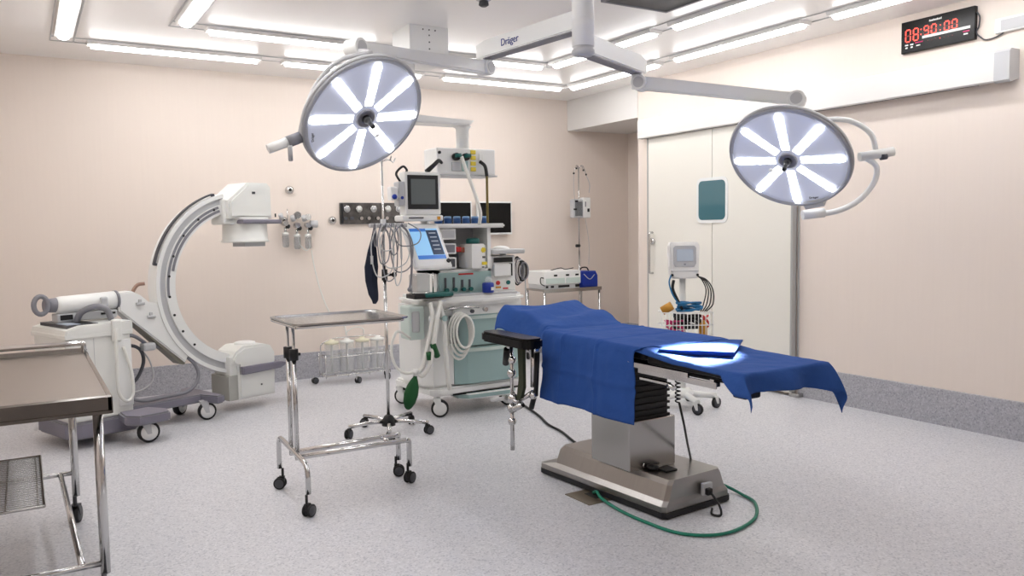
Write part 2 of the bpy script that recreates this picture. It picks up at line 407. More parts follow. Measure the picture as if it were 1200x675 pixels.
MB(DGREY).tube([(-.012, -4.86, 2.90), (-.02, -4.885, 2.86), (-.012, -4.875, 2.80), (-.015, -4.86, 2.765), (-.012, -4.885, 2.73), (-.012, -4.93, 2.70), (-.012, -5.02, 2.715), (-.014, -5.12, 2.78), (-.014, -5.2, 2.80)], .005, curve=True).build('power_cord', None)
tag(bpy.data.objects['power_cord'], 'thin dark power cord running from the red clock to a socket box', 'cord')
r = thing('wall_socket_box', 'white plastic trunking box on the right wall beside the clock', 'socket box', (0, -5.14, 2.77))
MB(WHITE).box(-.03, 0, -.16, .15, -.045, .05, bv=.004).build('box_body', r)
MB(LGREY).box(-.033, -.03, -.14, .11, -.035, .035).build('cover', r)

# ------------------------------------------------------------------ surgical light
PM = Vector((-2.929, -4.306, 0))
sl = thing('surgical_light', 'twin-headed ceiling surgical light with eight bright petals per head over the blue table', 'surgical light', (PM.x, PM.y, H))
def W(p): return Vector(p) - Vector((PM.x, PM.y, H))
mc = MB(WHITE); mc.lathe([(.12, 0), (.12, -.03), (.065, -.05), (.062, -.20), (.066, -.2), (.066, -.21), (.062, -.212), (.062, -.37), (.064, -.373), (.064, -.38), (.062, -.383), (.062, -.52)], (0, 0, 0), n=32)
mc.lathe([(.062, -.52), (.056, -.524), (.056, -.535), (.064, -.54), (.064, -.558), (.05, -.57)], (0, 0, 0), LGREY, 32); mc.build('mast', sl)
def arm_box(a, b, hgt, wid, z, name, m=WHITE):
    a = Vector((a[0], a[1], z)); b = Vector((b[0], b[1], z)); x = (b - a).normalized(); y = Vector((-x.y, x.x, 0)); L = (b - a).length
    mb = MB(m, GREY); T = frame(x, y, (0, 0, 1), W(a))
    mb.prism([(0, -hgt / 2), (L - .02, -hgt * .5), (L + .05, -hgt * .45), (L + .05, hgt * .35), (L - .04, hgt * .5), (0, hgt * .5)], 'y', -wid / 2, wid / 2, M=T, bv=.008)
    mb.box(.06, L - .02, -wid * .42, wid * .42, -hgt / 2 - .004, -hgt / 2 + .002, GREY, M=T)
    mb.build(name, sl); return T, L
E1 = Vector((-3.034, -3.386, 0)); E2 = Vector((-2.277, -3.995, 0))
T1, L1 = arm_box(PM, E1, .11, .09, 2.627, 'arm'); T2, L2 = arm_box(PM, E2, .11, .09, 2.494, 'arm')
# maker's lettering on the side of the left arm that faces the camera
side = 1 if (T1.col[1].to_3d()).dot(Vector((-5.66, -8.0, 0)) - E1) > 0 else -1
ty = T1.col[1].to_3d() * side
text_mb('Dräger', .062, INKB, frame(-T1.col[0].to_3d() if (Vector((0, 0, 1)).cross(ty)).dot(T1.col[0].to_3d()) < 0 else T1.col[0].to_3d(), (0, 0, 1), ty, T1 @ Vector((L1 * .66, side * .047, 0))), 'lettering', sl)
def spring_arm(A, B, name='spring_arm'):
    A = Vector(A); B = Vector(B); x = (B - A).normalized(); y = Vector((0, 0, 1)).cross(x).normalized(); z = x.cross(y); L = (B - A).length
    T = frame(x, y, z, W(A)); mb = MB(WHITE)
    mb.prism([(.0, -.042), (L, -.034), (L, .034), (.0, .042)], 'y', -.034, .034, M=T, bv=.01)
    o = mb.build(name, sl)
    for c in (Vector((0, 0, 0)), Vector((L, 0, 0))):
        j = MB(WHITE, GREY)
        j.lathe([(.045, -.05), (.05, -.045), (.05, .045), (.045, .05)], T @ c, WHITE, 24, T.col[1].to_3d())
        j.lathe([(.034, .0505), (.034, .053)], T @ c, LGREY, 24, T.col[1].to_3d())
        j.lathe([(.034, -.053), (.034, -.0505)], T @ c, LGREY, 24, T.col[1].to_3d())
        j.build('joint', o)
    return T, L
J1 = Vector((-4.085, -3.83, 2.452)); J2 = Vector((-1.735, -4.785, 2.205))
S1 = Vector((E1.x - .005, E1.y + .0, 2.517)); S2 = Vector((E2.x + .01, E2.y - .015, 2.381))
k = MB(WHITE, LGREY); k.cyl(W((E1.x, E1.y, 2.58)), W((E1.x, E1.y, 2.49)), .036); k.build('elbow', sl); k = MB(WHITE); k.cyl(W((E2.x, E2.y, 2.45)), W((E2.x, E2.y, 2.35)), .036); k.build('elbow', sl)
spring_arm(S1, J1); spring_arm(S2, J2)
def lamp_head(c, n, twist, Rr):
    """c: centre of the lit face; n: where it points"""
    n = Vector(n).normalized(); C = W(c)
    up = Vector((0, 0, 1)); v = (up - n * up.dot(n)).normalized(); u = v.cross(n)
    u, v = u * math.cos(twist) - v * math.sin(twist), u * math.sin(twist) + v * math.cos(twist)
    T = frame(u, v, n, C)
    hb = MB(RIM, LGREY)
    hb.lathe([(.05, -.045), (.25, -.042), (.32, -.034), (Rr - .004, -.018), (Rr, .006), (Rr - .008, .012), (Rr - .022, .010), (Rr - .024, .002)], C, RIM, 72, n)
    hb.lathe([(Rr + .001, -.03), (Rr + .006, -.026), (Rr + .006, -.012), (Rr + .001, -.008)], C, LGREY, 72, n)
    head = hb.build('lamp_head', sl)
    MB(FACE).lathe([(Rr - .021, .0), (Rr - .021, .003), (.30, .007), (.15, .012), (.05, .013)], C, FACE, 72, n).build('lamp_face', head)
    for i in range(8):
        a = PI / 4 * i; pr = []
        s = MB(LED); N = 8
        pts = []
        for k_ in range(N + 1):
            r_ = .075 + (.322 - .075) * k_ / N; wv = .021 + .004 * math.sin(k_ * PI) - (.006 if k_ == N else 0)
            pts.append((r_, wv + .003 * (k_ % 2)))
        outl = [(r_, -w_) for r_, w_ in pts] + [(r_, w_) for r_, w_ in pts[::-1]]
        Mz = T @ Matrix.Rotation(a, 4, 'Z')
        s.prism(outl, 'z', .008, .0155, M=Mz); s.build('led_strip', head)
    h = MB(GREY, BLACK)
    h.lathe([(.056, .010), (.056, .02), (.046, .026), (.042, .022), (.02, .02)], C, GREY, 32, n)
    h.lathe([(.024, .02), (.02, .045), (.012, .05), (.010, .085), (.014, .088), (.014, .10), (.008, .105)], C, BLACK, 20, n)
    h.build('sterile_handle', head)
    k2 = MB(WHITE)
    kp = T @ Vector((-.115 if twist > 0 else .10, -.07 if twist > 0 else -.115, .012))
    k2.lathe([(.014, 0), (.014, .006), (.008, .01)], kp, WHITE, 16, n); k2.build('button', head)
    return T, head
n1 = Vector((.20, -.755, -.625)).normalized(); n2 = Vector((-.715, -.25, -.655)).normalized()
C1 = Vector((-4.075, -3.903, 2.080)); C2 = Vector((-1.79, -4.775, 1.857))
HT1, H1 = lamp_head(C1, n1, math.radians(-9), .348)
HT2, H2 = lamp_head(C2, n2, math.radians(3), .354)
text_mb('Dräger', .02, DGREY, HT1 @ frame((0, -1, 0), (1, 0, 0), (0, 0, 1), (-.30, -.05, .006)) if False else HT1 @ (Matrix.Translation((-.285, -.105, .0085)) @ Matrix.Rotation(PI * .58, 4, 'Z')), 'lettering', H1)
text_mb('Dräger', .02, DGREY, HT2 @ (Matrix.Translation((.10, -.285, .0085)) @ Matrix.Rotation(.12, 4, 'Z')), 'lettering', H2)
# yoke of head 1: drop from the joint, runs behind the disc, pivot at its left edge
y1 = MB(LGREY, WHITE, GREY)
back1 = -n1
a1 = HT1 @ Vector((-.36, -.14, -.03))
y1.tube([W(J1), W(J1) + back1 * .03 + Vector((0, 0, -.03)), HT1 @ Vector((.0, .33, -.08)), HT1 @ Vector((-.17, .28, -.085)), HT1 @ Vector((-.27, .14, -.085)), HT1 @ Vector((-.31, -.02, -.07)), HT1 @ Vector((-.335, -.13, -.035))], .012, curve=True)
y1.build('yoke', sl)
y1 = MB(WHITE, GREY)
y1.cyl(HT1 @ Vector((-.33, -.125, -.03)), HT1 @ Vector((-.40, -.15, -.03)), .03, GREY); y1.cyl(HT1 @ Vector((-.39, -.145, -.03)), HT1 @ Vector((-.50, -.185, -.03)), .026, WHITE, r2=.024)
y1.cyl(HT1 @ Vector((-.40, -.15, -.0)), HT1 @ Vector((-.385, -.235, .01)), .012, LGREY); y1.build('pivot', sl)
y2 = MB(WHITE)
dn = J2 + Vector((0, 0, -.13))
y2.tube([W(J2), W(J2) + Vector((.02, .0, -.04)), W(J2) + Vector((.035, -.005, -.14))], .024, fil=.02)
y2.tube([W(p) for p in [(-1.70, -4.79, 2.08), (-1.597, -4.863, 2.085), (-1.47, -4.945, 2.075), (-1.365, -5.01, 2.0), (-1.335, -5.03, 1.885)]], .016, curve=True)
y2.tube([W(p) for p in [(-1.395, -5.0, 1.86), (-1.345, -5.04, 1.80), (-1.365, -5.03, 1.70), (-1.45, -4.985, 1.60), (-1.57, -4.93, 1.545), (-1.70, -4.86, 1.53)]], .017, curve=True)
y2.build('yoke', sl)
y2 = MB(WHITE, DGREY, LGREY)
y2.cyl(W((-1.43, -4.985, 1.862)), W((-1.255, -5.085, 1.892)), .027, WHITE); y2.cyl(W((-1.33, -5.055, 1.86)), W((-1.30, -5.07, 1.865)), .02, DGREY); y2.build('pivot', sl)
y2 = MB(WHITE, DGREY, LGREY)
y2.cyl(W((-1.74, -4.835, 1.527)), W((-1.63, -4.90, 1.54)), .028, WHITE)
y2.box(-.06, .06, -.38, -.32, -.05, .005, LGREY, M=HT2 @ Matrix.Rotation(math.radians(14), 4, 'Z')); y2.build('pivot', sl)
def head_spot(C, n, power, size, blend):
    l = bpy.data.lights.new('lamp_beam', 'SPOT'); l.energy = power; l.spot_size = math.radians(size); l.spot_blend = blend; l.shadow_soft_size = .04; l.color = (.97, .98, 1)
    o = bpy.data.objects.new('lamp_beam', l); COL.objects.link(o); o.parent = sl
    o.matrix_local = Matrix.Translation(W(C + n * .12)) @ (-n).to_track_quat('Z', 'Y').to_matrix().to_4x4()
head_spot(C1, n1, 300, 20, .8); head_spot(C2, n2, 3800, 17, .8)

# ------------------------------------------------------------------ supply pendant
pd = thing('supply_pendant', 'white ceiling supply pendant with gas and electric outlets above the anaesthesia machine', 'supply pendant', (-3.0, -2.3, H))
b = MB(WHITE); b.box(-.14, .18, -.14, .18, -.26, 0, bv=.004)
for p in [(-.05, -.03), (.0, -.03), (.05, -.03), (.0, -.07), (.0, -.17), (.0, -.12)]: b.cyl((p[0] + .02, -.142, p[1]), (p[0] + .02, -.138, p[1]), .006, DGREY, 8)
b.build('ceiling_box', pd)
MB(WHITE).lathe([(.055, -.26), (.055, -.70)], (-.10, 0, 0)).build('column', pd)
MB(WHITE).prism([(-.2, -.70), (.42, -.70), (.46, -.66), (-.18, -.635)], 'y', -.02, .17, bv=.01).build('arm', pd)
MB(WHITE).lathe([(.075, -.70), (.052, -.72), (.05, -.90), (.045, -.905)], (.40, .08, 0)).build('drop_column', pd)
sh = MB(WHITE, OFFW); sh.box(.13, .655, .0, .24, -1.09, -.88, bv=.012); sh.box(.12, .665, -.015, .25, -1.10, -1.088, LGREY, bv=.003); head = sh.build('service_head', pd)
for i in range(2):
    MB(DTEAL, BLACK).cyl((.29 + i * .085, -.035, -.95), (.29 + i * .085, 0, -.95), .03, BLACK, 14).cyl((.27 + i * .085, -.05, -.945), (.315 + i * .085, -.05, -.94), .016, DTEAL, 10).build('gas_outlet', head)
MB(LGREY, GREY).box(.255, .33, -.012, 0, -1.06, -.99, bv=.003).build('outlet_plate', head)
MB(TEAL, BLACK).box(.345, .40, -.012, 0, -1.06, -.98, bv=.003).build('outlet_plate', head)
for i in range(4):
    MB(YEL, OFFW).box(.425, .47, -.012, 0, -1.06 + i * .045, -1.028 + i * .045, bv=.003).build('socket', head)
MB(OFFW).box(.50, .54, -.012, 0, -1.0, -.92, bv=.003).build('outlet_plate', head)
MB(BLACK).lathe([(.012, 0), (.012, .012)], (.15, .0, -.92), ax=(0, -1, 0)).build('knob', head)
MB(BLACK, DGREY).tube([(.165, -.01, -1.0), (.12, -.05, -.99), (.06, -.08, -1.03), (.0, -.08, -1.08)], [.012, .02], curve=True).build('plug_lead', head)
MB(HOSEW).tube([(.32, -.05, -.95), (.345, -.07, -1.05), (.395, -.09, -1.2), (.45, -.1, -1.38), (.47, -.05, -1.48)], .014, curve=True).build('gas_hose', head)
MB(BLACK, YEL).tube([(.505, -.01, -.98), (.535, -.04, -1.02), (.545, -.05, -1.1)], .014, BLACK, curve=True).tube([(.545, -.05, -1.1), (.545, -.05, -1.3), (.545, -.05, -1.47)], .010, mat('hose_olive', (120, 105, 50), .5)).build('gas_hose', head)

# ------------------------------------------------------------------ operating table
OT = thing('operating_table', 'stainless steel operating table on a heavy base under blue cloth', 'operating table', (-2.77, -4.48, 0), -PI / 2)
def ring_loft(mb, rings, m, capt=True):
    n = len(rings[0]); v = [p for r_ in rings for p in r_]
    f = [(i * n + j, i * n + (j + 1) % n, (i + 1) * n + (j + 1) % n, (i + 1) * n + j) for i in range(len(rings) - 1) for j in range(n)]
    f += [tuple(range(n))[::-1], tuple(range((len(rings) - 1) * n, len(rings) * n))]
    vs, fs = mb._poly(v, f, m); bmesh.ops.recalc_face_normals(mb.bm, faces=fs)
BR = Matrix.Rotation(math.radians(4), 4, 'Z')
def fp(a0, a1, b0, b1, z, c=.02):
    pts = [(a0 + c, b0), (a1 - c, b0), (a1, b0 + c), (a1, b1 - c), (a1 - c, b1), (a0 + c, b1), (a0, b1 - c), (a0, b0 + c)]
    return [BR @ Vector((p[0] + .01, p[1], z)) for p in pts]
b = MB(STEELB)
ring_loft(b, [fp(-.515, .515, -.25, .25, .035), fp(-.515, .515, -.25, .25, .065), fp(-.40, .51, -.228, .228, .09), fp(-.395, .508, -.20, .20, .165), fp(-.37, .505, -.185, .185, .19)], STEELB)
base = b.build('base', OT)
bs = MB(BLACK); ring_loft(bs, [fp(-.50, .51, -.24, .24, 0), fp(-.515, .522, -.255, .255, .01), fp(-.515, .522, -.255, .255, .036)], BLACK); bs.build('rubber_skirt', base)
MB(DGREY, LGREY).box(.33, .41, -.08, .0, .19, .20, BLACK, bv=.003).build('pedal_plate', base)
MB(CHROME, BLACK).tube([(.18, -.18, .20), (.23, -.17, .215), (.30, -.13, .21)], .013, CHROME).sph((.18, -.18, .205), .02, BLACK).sph((.33, -.10, .205), .03, BLACK, (1.3, 1, .5)).build('pedal', base)
MB(BLACK, LGREY).box(.528, .55, .05, .115, .08, .145, LGREY, bv=.004).box(.546, .572, .06, .095, .085, .12, BLACK, bv=.005).build('power_inlet', base)
MB(BLACK).tube([(.57, .08, .10), (.63, .08, .05), (.66, .06, .012), (.62, .04, .008), (.56, .1, .008)], .006, curve=True).build('inlet_cable', base)
MB(STEEL).box(-.03, .30, -.235, .085, .188, .455, bv=.006).build('column', OT)
bl = MB(BLACK)
for i in range(9): 
    z = .455 + i * .033; bl.box(-.01, .28, -.215, .065, z, z + .012).box(.0, .27, -.205, .055, z + .012, z + .033)
bl.build('bellows', OT)
MB(BLACKG).box(-.30, 1.08, -.20, .20, .755, .80, bv=.005).build('top_frame', OT)
pads = MB(BLACK); pads.box(-.44, .44, -.25, .245, .80, .845, bv=.015).box(.455, 1.14, -.25, .23, .785, .83, bv=.015)
pads.build('mattress', OT)
hpM = frame((math.cos(.14), 0, math.sin(.14) * -1), (0, 1, 0), (math.sin(.14), 0, math.cos(.14)), (-.50, 0, .805))
MB(BLACK).box(-.48, 0, -.19, .31, .0, .06, bv=.02, M=hpM).build('head_section', OT)
rl = MB(CHROME); rl.box(.44, .97, -.292, -.282, .745, .775, bv=.002).box(.30, .80, -.30, -.285, .77, .795, bv=.002).box(.54, .545, -.285, -.25, .75, .79)
for u in (.47, .74, .94): rl.box(u - .012, u + .012, -.285, -.245, .75, .785)
rl.build('side_rail', OT)
rl = MB(CHROME); rl.box(-.45, 1.0, .262, .272, .76, .785); 
for u in (-.4, .2, .9): rl.box(u - .012, u + .012, .22, .262, .765, .785)
rl.build('side_rail', OT)
MB(CHROME).box(.46, .66, -.30, -.27, .715, .727, bv=.002).cyl((.66, -.29, .72), (.70, -.29, .705), .012).build('rail_lever', OT)
MB(CHROME, BLACKG).cyl((.95, -.18, .775), (1.10, -.16, .772), .008).box(.98, 1.06, -.2, -.1, .70, .76, NAVY, bv=.01).build('foot_bracket', OT)
co = MB(BLACK); pts = []
for i in range(81):
    t = i / 80; a = t * 2 * PI * 8; z = .745 - t * .16; pts.append((.52 + .012 * math.cos(a), -.10 + .012 * math.sin(a), z))
co.tube(pts, .004, n=6); co.tube([(.53, -.10, .585), (.53, -.07, .48), (.42, .06, .33), (.25, .25, .15), (.08, .40, .03), (.0, .50, .008)], .006, curve=True); co.build('control_cable', OT)
# arm board with its post and clamps
ab = MB(BLACKG); ab.prism(rrect(-.78, -.24, -.53, -.385, .06), 'z', .795, .855, bv=.012); ab.build('arm_board_pad', OT)
ap = MB(CHROME, BLACK, DGREY)
ap.cyl((-.52, -.45, .795), (-.52, -.45, .46), .011); ap.cyl((-.525, -.45, .46), (-.515, -.455, .16), .013)
for z, rr in ((.70, .024), (.62, .028), (.47, .034), (.41, .03), (.33, .026)): ap.sph((-.52 + .01 * math.sin(z * 30), -.45, z), rr)
ap.cyl((-.60, -.44, .46), (-.44, -.46, .46), .014); ap.cyl((-.50, -.47, .40), (-.42, -.44, .45), .018)
ap.cyl((-.80, -.43, .41), (-.60, -.445, .455), .012, LGREY)
ap.cyl((-.64, -.42, .66), (-.57, -.45, .76), .02, BLACK); ap.cyl((-.57, -.45, .76), (-.53, -.45, .79), .012)
ap.build('arm_board_post', OT)
ap = MB(CHROME, BLACK); ap.cyl((-.385, -.38, .79), (-.40, -.38, .55), .016); ap.cyl((-.36, -.37, .76), (-.385, -.37, .50), .014, BLACK); ap.cyl((-.385, -.37, .53), (-.42, -.38, .42), .016, BLACK)
ap.cyl((-.40, -.38, .52), (-.50, -.44, .44), .014); ap.sph((-.40, -.38, .50), .026); ap.build('rail_clamp', OT)
MB(mat('olive_strap', (48, 54, 36), .7)).prism([(-.47, .80), (-.41, .80), (-.41, .55), (-.44, .48), (-.49, .46), (-.46, .60)], 'y', -.44, -.42).build('strap', OT)

def cloth(name, fn, nu, nv, m, th, parent=None):
    mb = MB(m); mb.grid(fn, nu, nv, m); o = mb.build(name, parent)
    sd = o.modifiers.new('thick', 'SOLIDIFY'); sd.thickness = th; sd.offset = 1
    return o
def ztop(u):
    if u < -.42: return .868 + min(.085, (-.42 - u) * .17)
    if u < .44: return .860
    return .860 - .028 * min(1, (u - .44) / .25)
def drape(u, v, ue0, ue1, v0, v1, base_off=0.0, flare=.25, seed=0, amp=.006, drop=.96):
    """flat cloth point (u, v) laid over a top spanning ue0..ue1 x v0..v1; the overhang turns down"""
    ou = u - ue1 if u > ue1 else (ue0 - u if u < ue0 else 0); su = 1 if u > ue1 else -1
    ov = v - v1 if v > v1 else (v0 - v if v < v0 else 0); sv = 1 if v > v1 else -1
    cu = min(max(u, ue0), ue1); cv = min(max(v, v0), v1)
    dd = math.hypot(ou, ov)
    n1_ = noise.noise(Vector((u * 2.6 + seed, v * 2.6, 0))); n2_ = noise.noise(Vector((u * 9 + seed, v * 9, 3)))
    z = ztop(cu) + base_off
    hang = dd / .04 if dd < .04 else 1
    zz = z - dd * drop * (0.4 + .6 * hang) + (1 - hang) * (n1_ * amp + n2_ * amp * .5)
    x = cu + su * (.012 * hang + ou * flare); y = cv + sv * (.012 * hang + ov * flare)
    if ov > 0: y += sv * hang * (.012 * math.sin(u * 13 + seed) + .01 * n1_ + .006 * n2_) * min(1, dd / .15)
    if ou > 0: x += su * hang * (.030 * math.sin(v * 19 + seed) + .012 * n2_) * min(1, dd / .08)
    return Vector((x, y, zz))
def crease(p, c, n, dep=.004, wdt=.018): 
    return 0
def sheet_fn(s, t):
    u = -1.06 + s * (1.26 + 1.06)
    if u > 1.15: u = 1.15 + (u - 1.15) * (.75 + .35 * (1 - t) ** 8 + 1.05 * t ** 4)
    near = -.275 - (.15 if u < -.45 else (.06 if u < -.40 else (.022 if u < 1.03 else .022 + .07 * min(1, (u - 1.03) / .10))))
    far = .36 + .05 * max(0, min(1, (u - .9) / .2))
    v = near + (far - near) * t
    p = drape(u, v, -.99, 1.15, -.27, .27, .006, .22, 2.0, .010 if u < -.4 else .004)
    if u < -.35: 
        k_ = min(1, (-.35 - u) / .2); p.z += k_ * (.012 + .010 * math.sin(u * 21 + v * 9) + .008 * noise.noise(Vector((u * 7, v * 5, 8)))); 
        p.y += k_ * .06
    elif -.1 < v < .27 or True:
        p.z += .006 * abs(noise.noise(Vector((u * 5 + v * 3, v * 9 - u * 4, 4)))) if -.25 < v < .25 else 0
    if u > .8:
        p.y -= .035 * min(1, (u - .8) / .3)
    return p
sheet = cloth('table_sheet', sheet_fn, 150, 50, BLUEC, .003)
sheet.location = OT.location; sheet.rotation_euler = OT.rotation_euler
tag(sheet, 'royal blue sheet covering the whole operating table from raised head end to drooping foot end', 'sheet')
def cross_fn(s, t):
    v = -.70 + t * (.34 + .70)
    u0 = -.41 + (.03 if v > -.2 else 0); u = u0 + s * (.87 - (.0 if v > -.3 else .03))
    p = drape(u, v, -2, 2, -.285, .285, .013, .03, 5.0, .003)
    # pressed fold lines of the linen
    for c in (-.2, .12):
        dx = abs(u - c); p.y -= .012 * max(0, 1 - dx / .016) if v < -.285 else 0
        if v > -.285: p.z += .005 * max(0, 1 - dx / .016)
    dz = abs(v + .50)
    p.z += (.007 * abs(noise.noise(Vector((u * 4 + v * 5, v * 6 - u * 3, 9))))) if v > -.27 else 0
    if v < -.32: p.y += .018 * noise.noise(Vector((u * 5 + v * 2, v * 3, 1))) + .008 * noise.noise(Vector((u * 14, v * 11, 6)))
    if v < -.3: p.y -= .010 * max(0, 1 - dz / .016)
    return p
cd = cloth('hanging_drape', cross_fn, 90, 80, BLUEC2, .003)
cd.location = OT.location; cd.rotation_euler = OT.rotation_euler
tag(cd, 'blue drape laid across the table and hanging squarely down its near side', 'drape')
def fold_fn(s, t):
    return Vector((0, 0, 0))
fc = thing('folded_cloth', 'folded blue cloth lying flat on the table where the lamp beam shines white', 'folded cloth', (-2.73, -5.02, .862), math.radians(-52))
for i in range(3):
    mb = MB(BLUEC2)
    def fn(s, t, i=i):
        u = -.18 + s * .36 + .004 * i; v = -.23 + t * .46 - .004 * i
        return Vector((u, v, -.012 + i * .007 + .002 * noise.noise(Vector((u * 9, v * 9, i))) + .002))
    mb.grid(fn, 24, 18, BLUEC2); o = mb.build('cloth_layer', fc); sd = o.modifiers.new('thick', 'SOLIDIFY'); sd.thickness = .005; sd.offset = 1

# floor cables and plate
def cable(name, pts, r_, m, label, cat='cable'):
    o = MB(m).tube(pts, r_, m, n=8, curve=True).build(name); return tag(o, label, cat)
pl_ = thing('floor_socket_plate', 'small bronze floor socket plate beside the operating table base', 'floor plate', (-3.05, -4.52, 0), .02)
MB(BROWNP).box(-.11, .13, -.11, .11, 0, .004, bv=.001).build('cover_plate', pl_)
MB(DARK).box(-.02, .08, -.05, .05, .004, .0055).build('socket_recess', pl_)
cable('green_cable', [(-3.03, -4.50, .012), (-3.06, -4.57, .04), (-3.07, -4.63, .02), (-3.085, -4.80, .01), (-3.085, -5.0, .01), (-3.05, -5.2, .01), (-2.93, -5.31, .01), (-2.77, -5.32, .01), (-2.58, -5.25, .01), (-2.42, -5.10, .01), (-2.38, -4.97, .012), (-2.39, -4.88, .03), (-2.455, -4.86, .06)], .0085, GREENC, 'green cable looping on the floor around the end of the table base')
cable('black_cable', [(-2.12, -2.1, .01), (-2.14, -2.3, .01), (-2.20, -2.55, .012), (-2.27, -2.8, .01), (-2.36, -3.05, .01), (-2.40, -3.28, .01), (-2.50, -3.6, .01), (-2.58, -3.92, .02)], .009, BLACK, 'black cable on the floor from the anaesthesia machine to the table base')
# ------------------------------------------------------------------ mayo stand
ms = thing('mayo_stand', 'stainless instrument stand with an empty flat tray on twin posts', 'instrument stand', (-4.46, -3.69, 0))
t_ = MB(STEEL)
def traypt(z, ins, r=.05): 
    return [Vector((p[0], p[1], z)) for p in rrect(-.04 + ins, .60 - ins, -.27 + ins, .26 - ins, r, 4)]
ring_loft(t_, [traypt(.995, .0), traypt(1.004, .0), traypt(1.004, .014), traypt(.992, .022), traypt(.9905, .022)], STEEL); t_.build('tray', ms)
MB(CHROME).tube([(-.03, -.25, .985), (.57, -.25, .985), (.57, .24, .985), (-.03, .24, .985), (-.03, -.25, .985)], .008, fil=.03).build('tray_frame', ms)
for y in (-.055, .055):
    MB(CHROME).cyl((.01, y, .985), (.01, y, .62), .008).cyl((.01, y, .82), (.01, y, .25), .0125).build('post', ms)
    MB(BLACK).cyl((.01, y, .79), (.01, y, .85), .024, n=16).cyl((.01, y, .82), (.045, y, .82), .008).build('height_clamp', ms)
fr = MB(CHROME)
fr.tube([(-.0, .28, .12), (-.0, .28, .31), (.0, -.27, .27), (.0, -.27, .12)], .014, fil=.07)
fr.tube([(.0, .055, .26), (.65, .055, .27), (.67, .12, .25), (.67, .12, .10)], .015, fil=.06)
fr.tube([(.0, -.055, .26), (.65, -.055, .26), (.67, -.04, .25), (.67, -.04, .10)], .015, fil=.06)
fr.cyl((.54, -.055, .262), (.54, .055, .27), .012); fr.build('base_frame', ms)
for x, y, a in ((-.0, .28, 2.6), (-.0, -.27, .6), (.67, .12, -.4), (.67, -.04, .5)): caster(ms, x, y, .034, .022, .12, a, DGREY, BLACK, True)

# ------------------------------------------------------------------ IV stand
iv = thing('iv_stand', 'tall slim drip stand on a five-spoke chrome base behind the instrument tray', 'drip stand', (-3.44, -2.57, 0), math.radians(-10))
MB(CHROME).cyl((0, 0, .07), (0, 0, 1.15), .0125).cyl((0, 0, 1.1), (-.0, 0, 1.98), .008).build('pole', iv)
hk = MB(CHROME)
for a in range(4): 
    ca, sa = math.cos(a * PI / 2 + .4), math.sin(a * PI / 2 + .4); hk.tube([(0, 0, 1.97), (.07 * ca, .07 * sa, 1.985), (.10 * ca, .10 * sa, 1.97), (.12 * ca, .12 * sa, 2.0)], .004, curve=True)
hk.build('hook', iv)
MB(BLACK).cyl((0, 0, 1.12), (0, 0, 1.20), .021, n=16).cyl((0, -.0, 1.16), (.055, -.02, 1.16), .01).sph((.065, -.02, 1.16), .02).build('height_clamp', iv)
MB(BLACK).lathe([(.05, .06), (.05, .10), (.03, .13), (.016, .14)], (0, 0, 0)).build('hub', iv)
for i in range(5):
    a = 2 * PI * i / 5 + .75; e = Vector((math.cos(a) * .30, math.sin(a) * .30, 0))
    MB(CHROME).tube([(0, 0, .09), (e.x * .5, e.y * .5, .095), (e.x, e.y, .085)], .014).build('leg', iv)
    caster(iv, e.x, e.y, .034, .02, .085, a + .8, DGREY, BLACK, True)
MB(LGREY).box(-.10, .17, -.03, .03, 1.50, 1.53, bv=.006).cyl((0, 0, 1.47), (0, 0, 1.56), .02).build('cable_bracket', iv)
cb = thing('cable_bundle', 'bundle of grey monitoring cables looped over the drip stand bracket', 'cable bundle', (-3.44, -2.57, 0), math.radians(-10))
for i in range(11):
    x0 = -.07 + i * .020; dz = .16 + .30 * ((i * 37) % 10) / 10; w_ = .04 + .12 * ((i * 53) % 7) / 7 - .05 * (i % 3 == 0); y_ = -.045 - .006 * (i % 4)
    MB(LGREY if i % 2 else GREY).tube([(x0, y_, 1.53), (x0 - w_ * .5, y_ - .01, 1.53 - dz * .45), (x0 - w_ * .2, y_ - .02, 1.53 - dz), (x0 + w_ * .8, y_ - .01, 1.53 - dz * .92), (x0 + w_, y_, 1.53 - dz * .4), (x0 + w_ * .3, y_, 1.53)], .0045, n=6, curve=True).build('cable_loop', cb)
MB(GREY).tube([(.12, -.04, 1.52), (.17, -.05, 1.45), (.19, -.05, 1.3), (.185, -.05, 1.15), (.17, -.05, 1.06)], .008, n=6, curve=True).sph((.17, -.05, 1.05), .018, GREY).build('sensor_lead', cb)
hb = thing('hanging_cuff', 'dark navy blood pressure cuff hanging from the drip stand bracket', 'cuff', (-3.44, -2.57, 0), math.radians(-10))
mb = MB(NAVY)
prof = [(1.50, -.065, .006), (1.42, -.075, .014), (1.34, -.085, .03), (1.22, -.095, .048), (1.12, -.098, .042), (1.02, -.085, .034), (.98, -.075, .022), (.955, -.08, .01)]
ring_loft(mb, [[Vector((cx - w_, -.012, z)), Vector((cx, -.028, z)), Vector((cx + w_, -.012, z)), Vector((cx + w_, .008, z)), Vector((cx, .02, z)), Vector((cx - w_, .008, z))] for z, cx, w_ in prof[::-1]], NAVY)
mb.build('cuff_body', hb); MB(LGREY).box(-.105, -.085, -.03, -.02, 1.24, 1.30).build('cuff_label', hb)

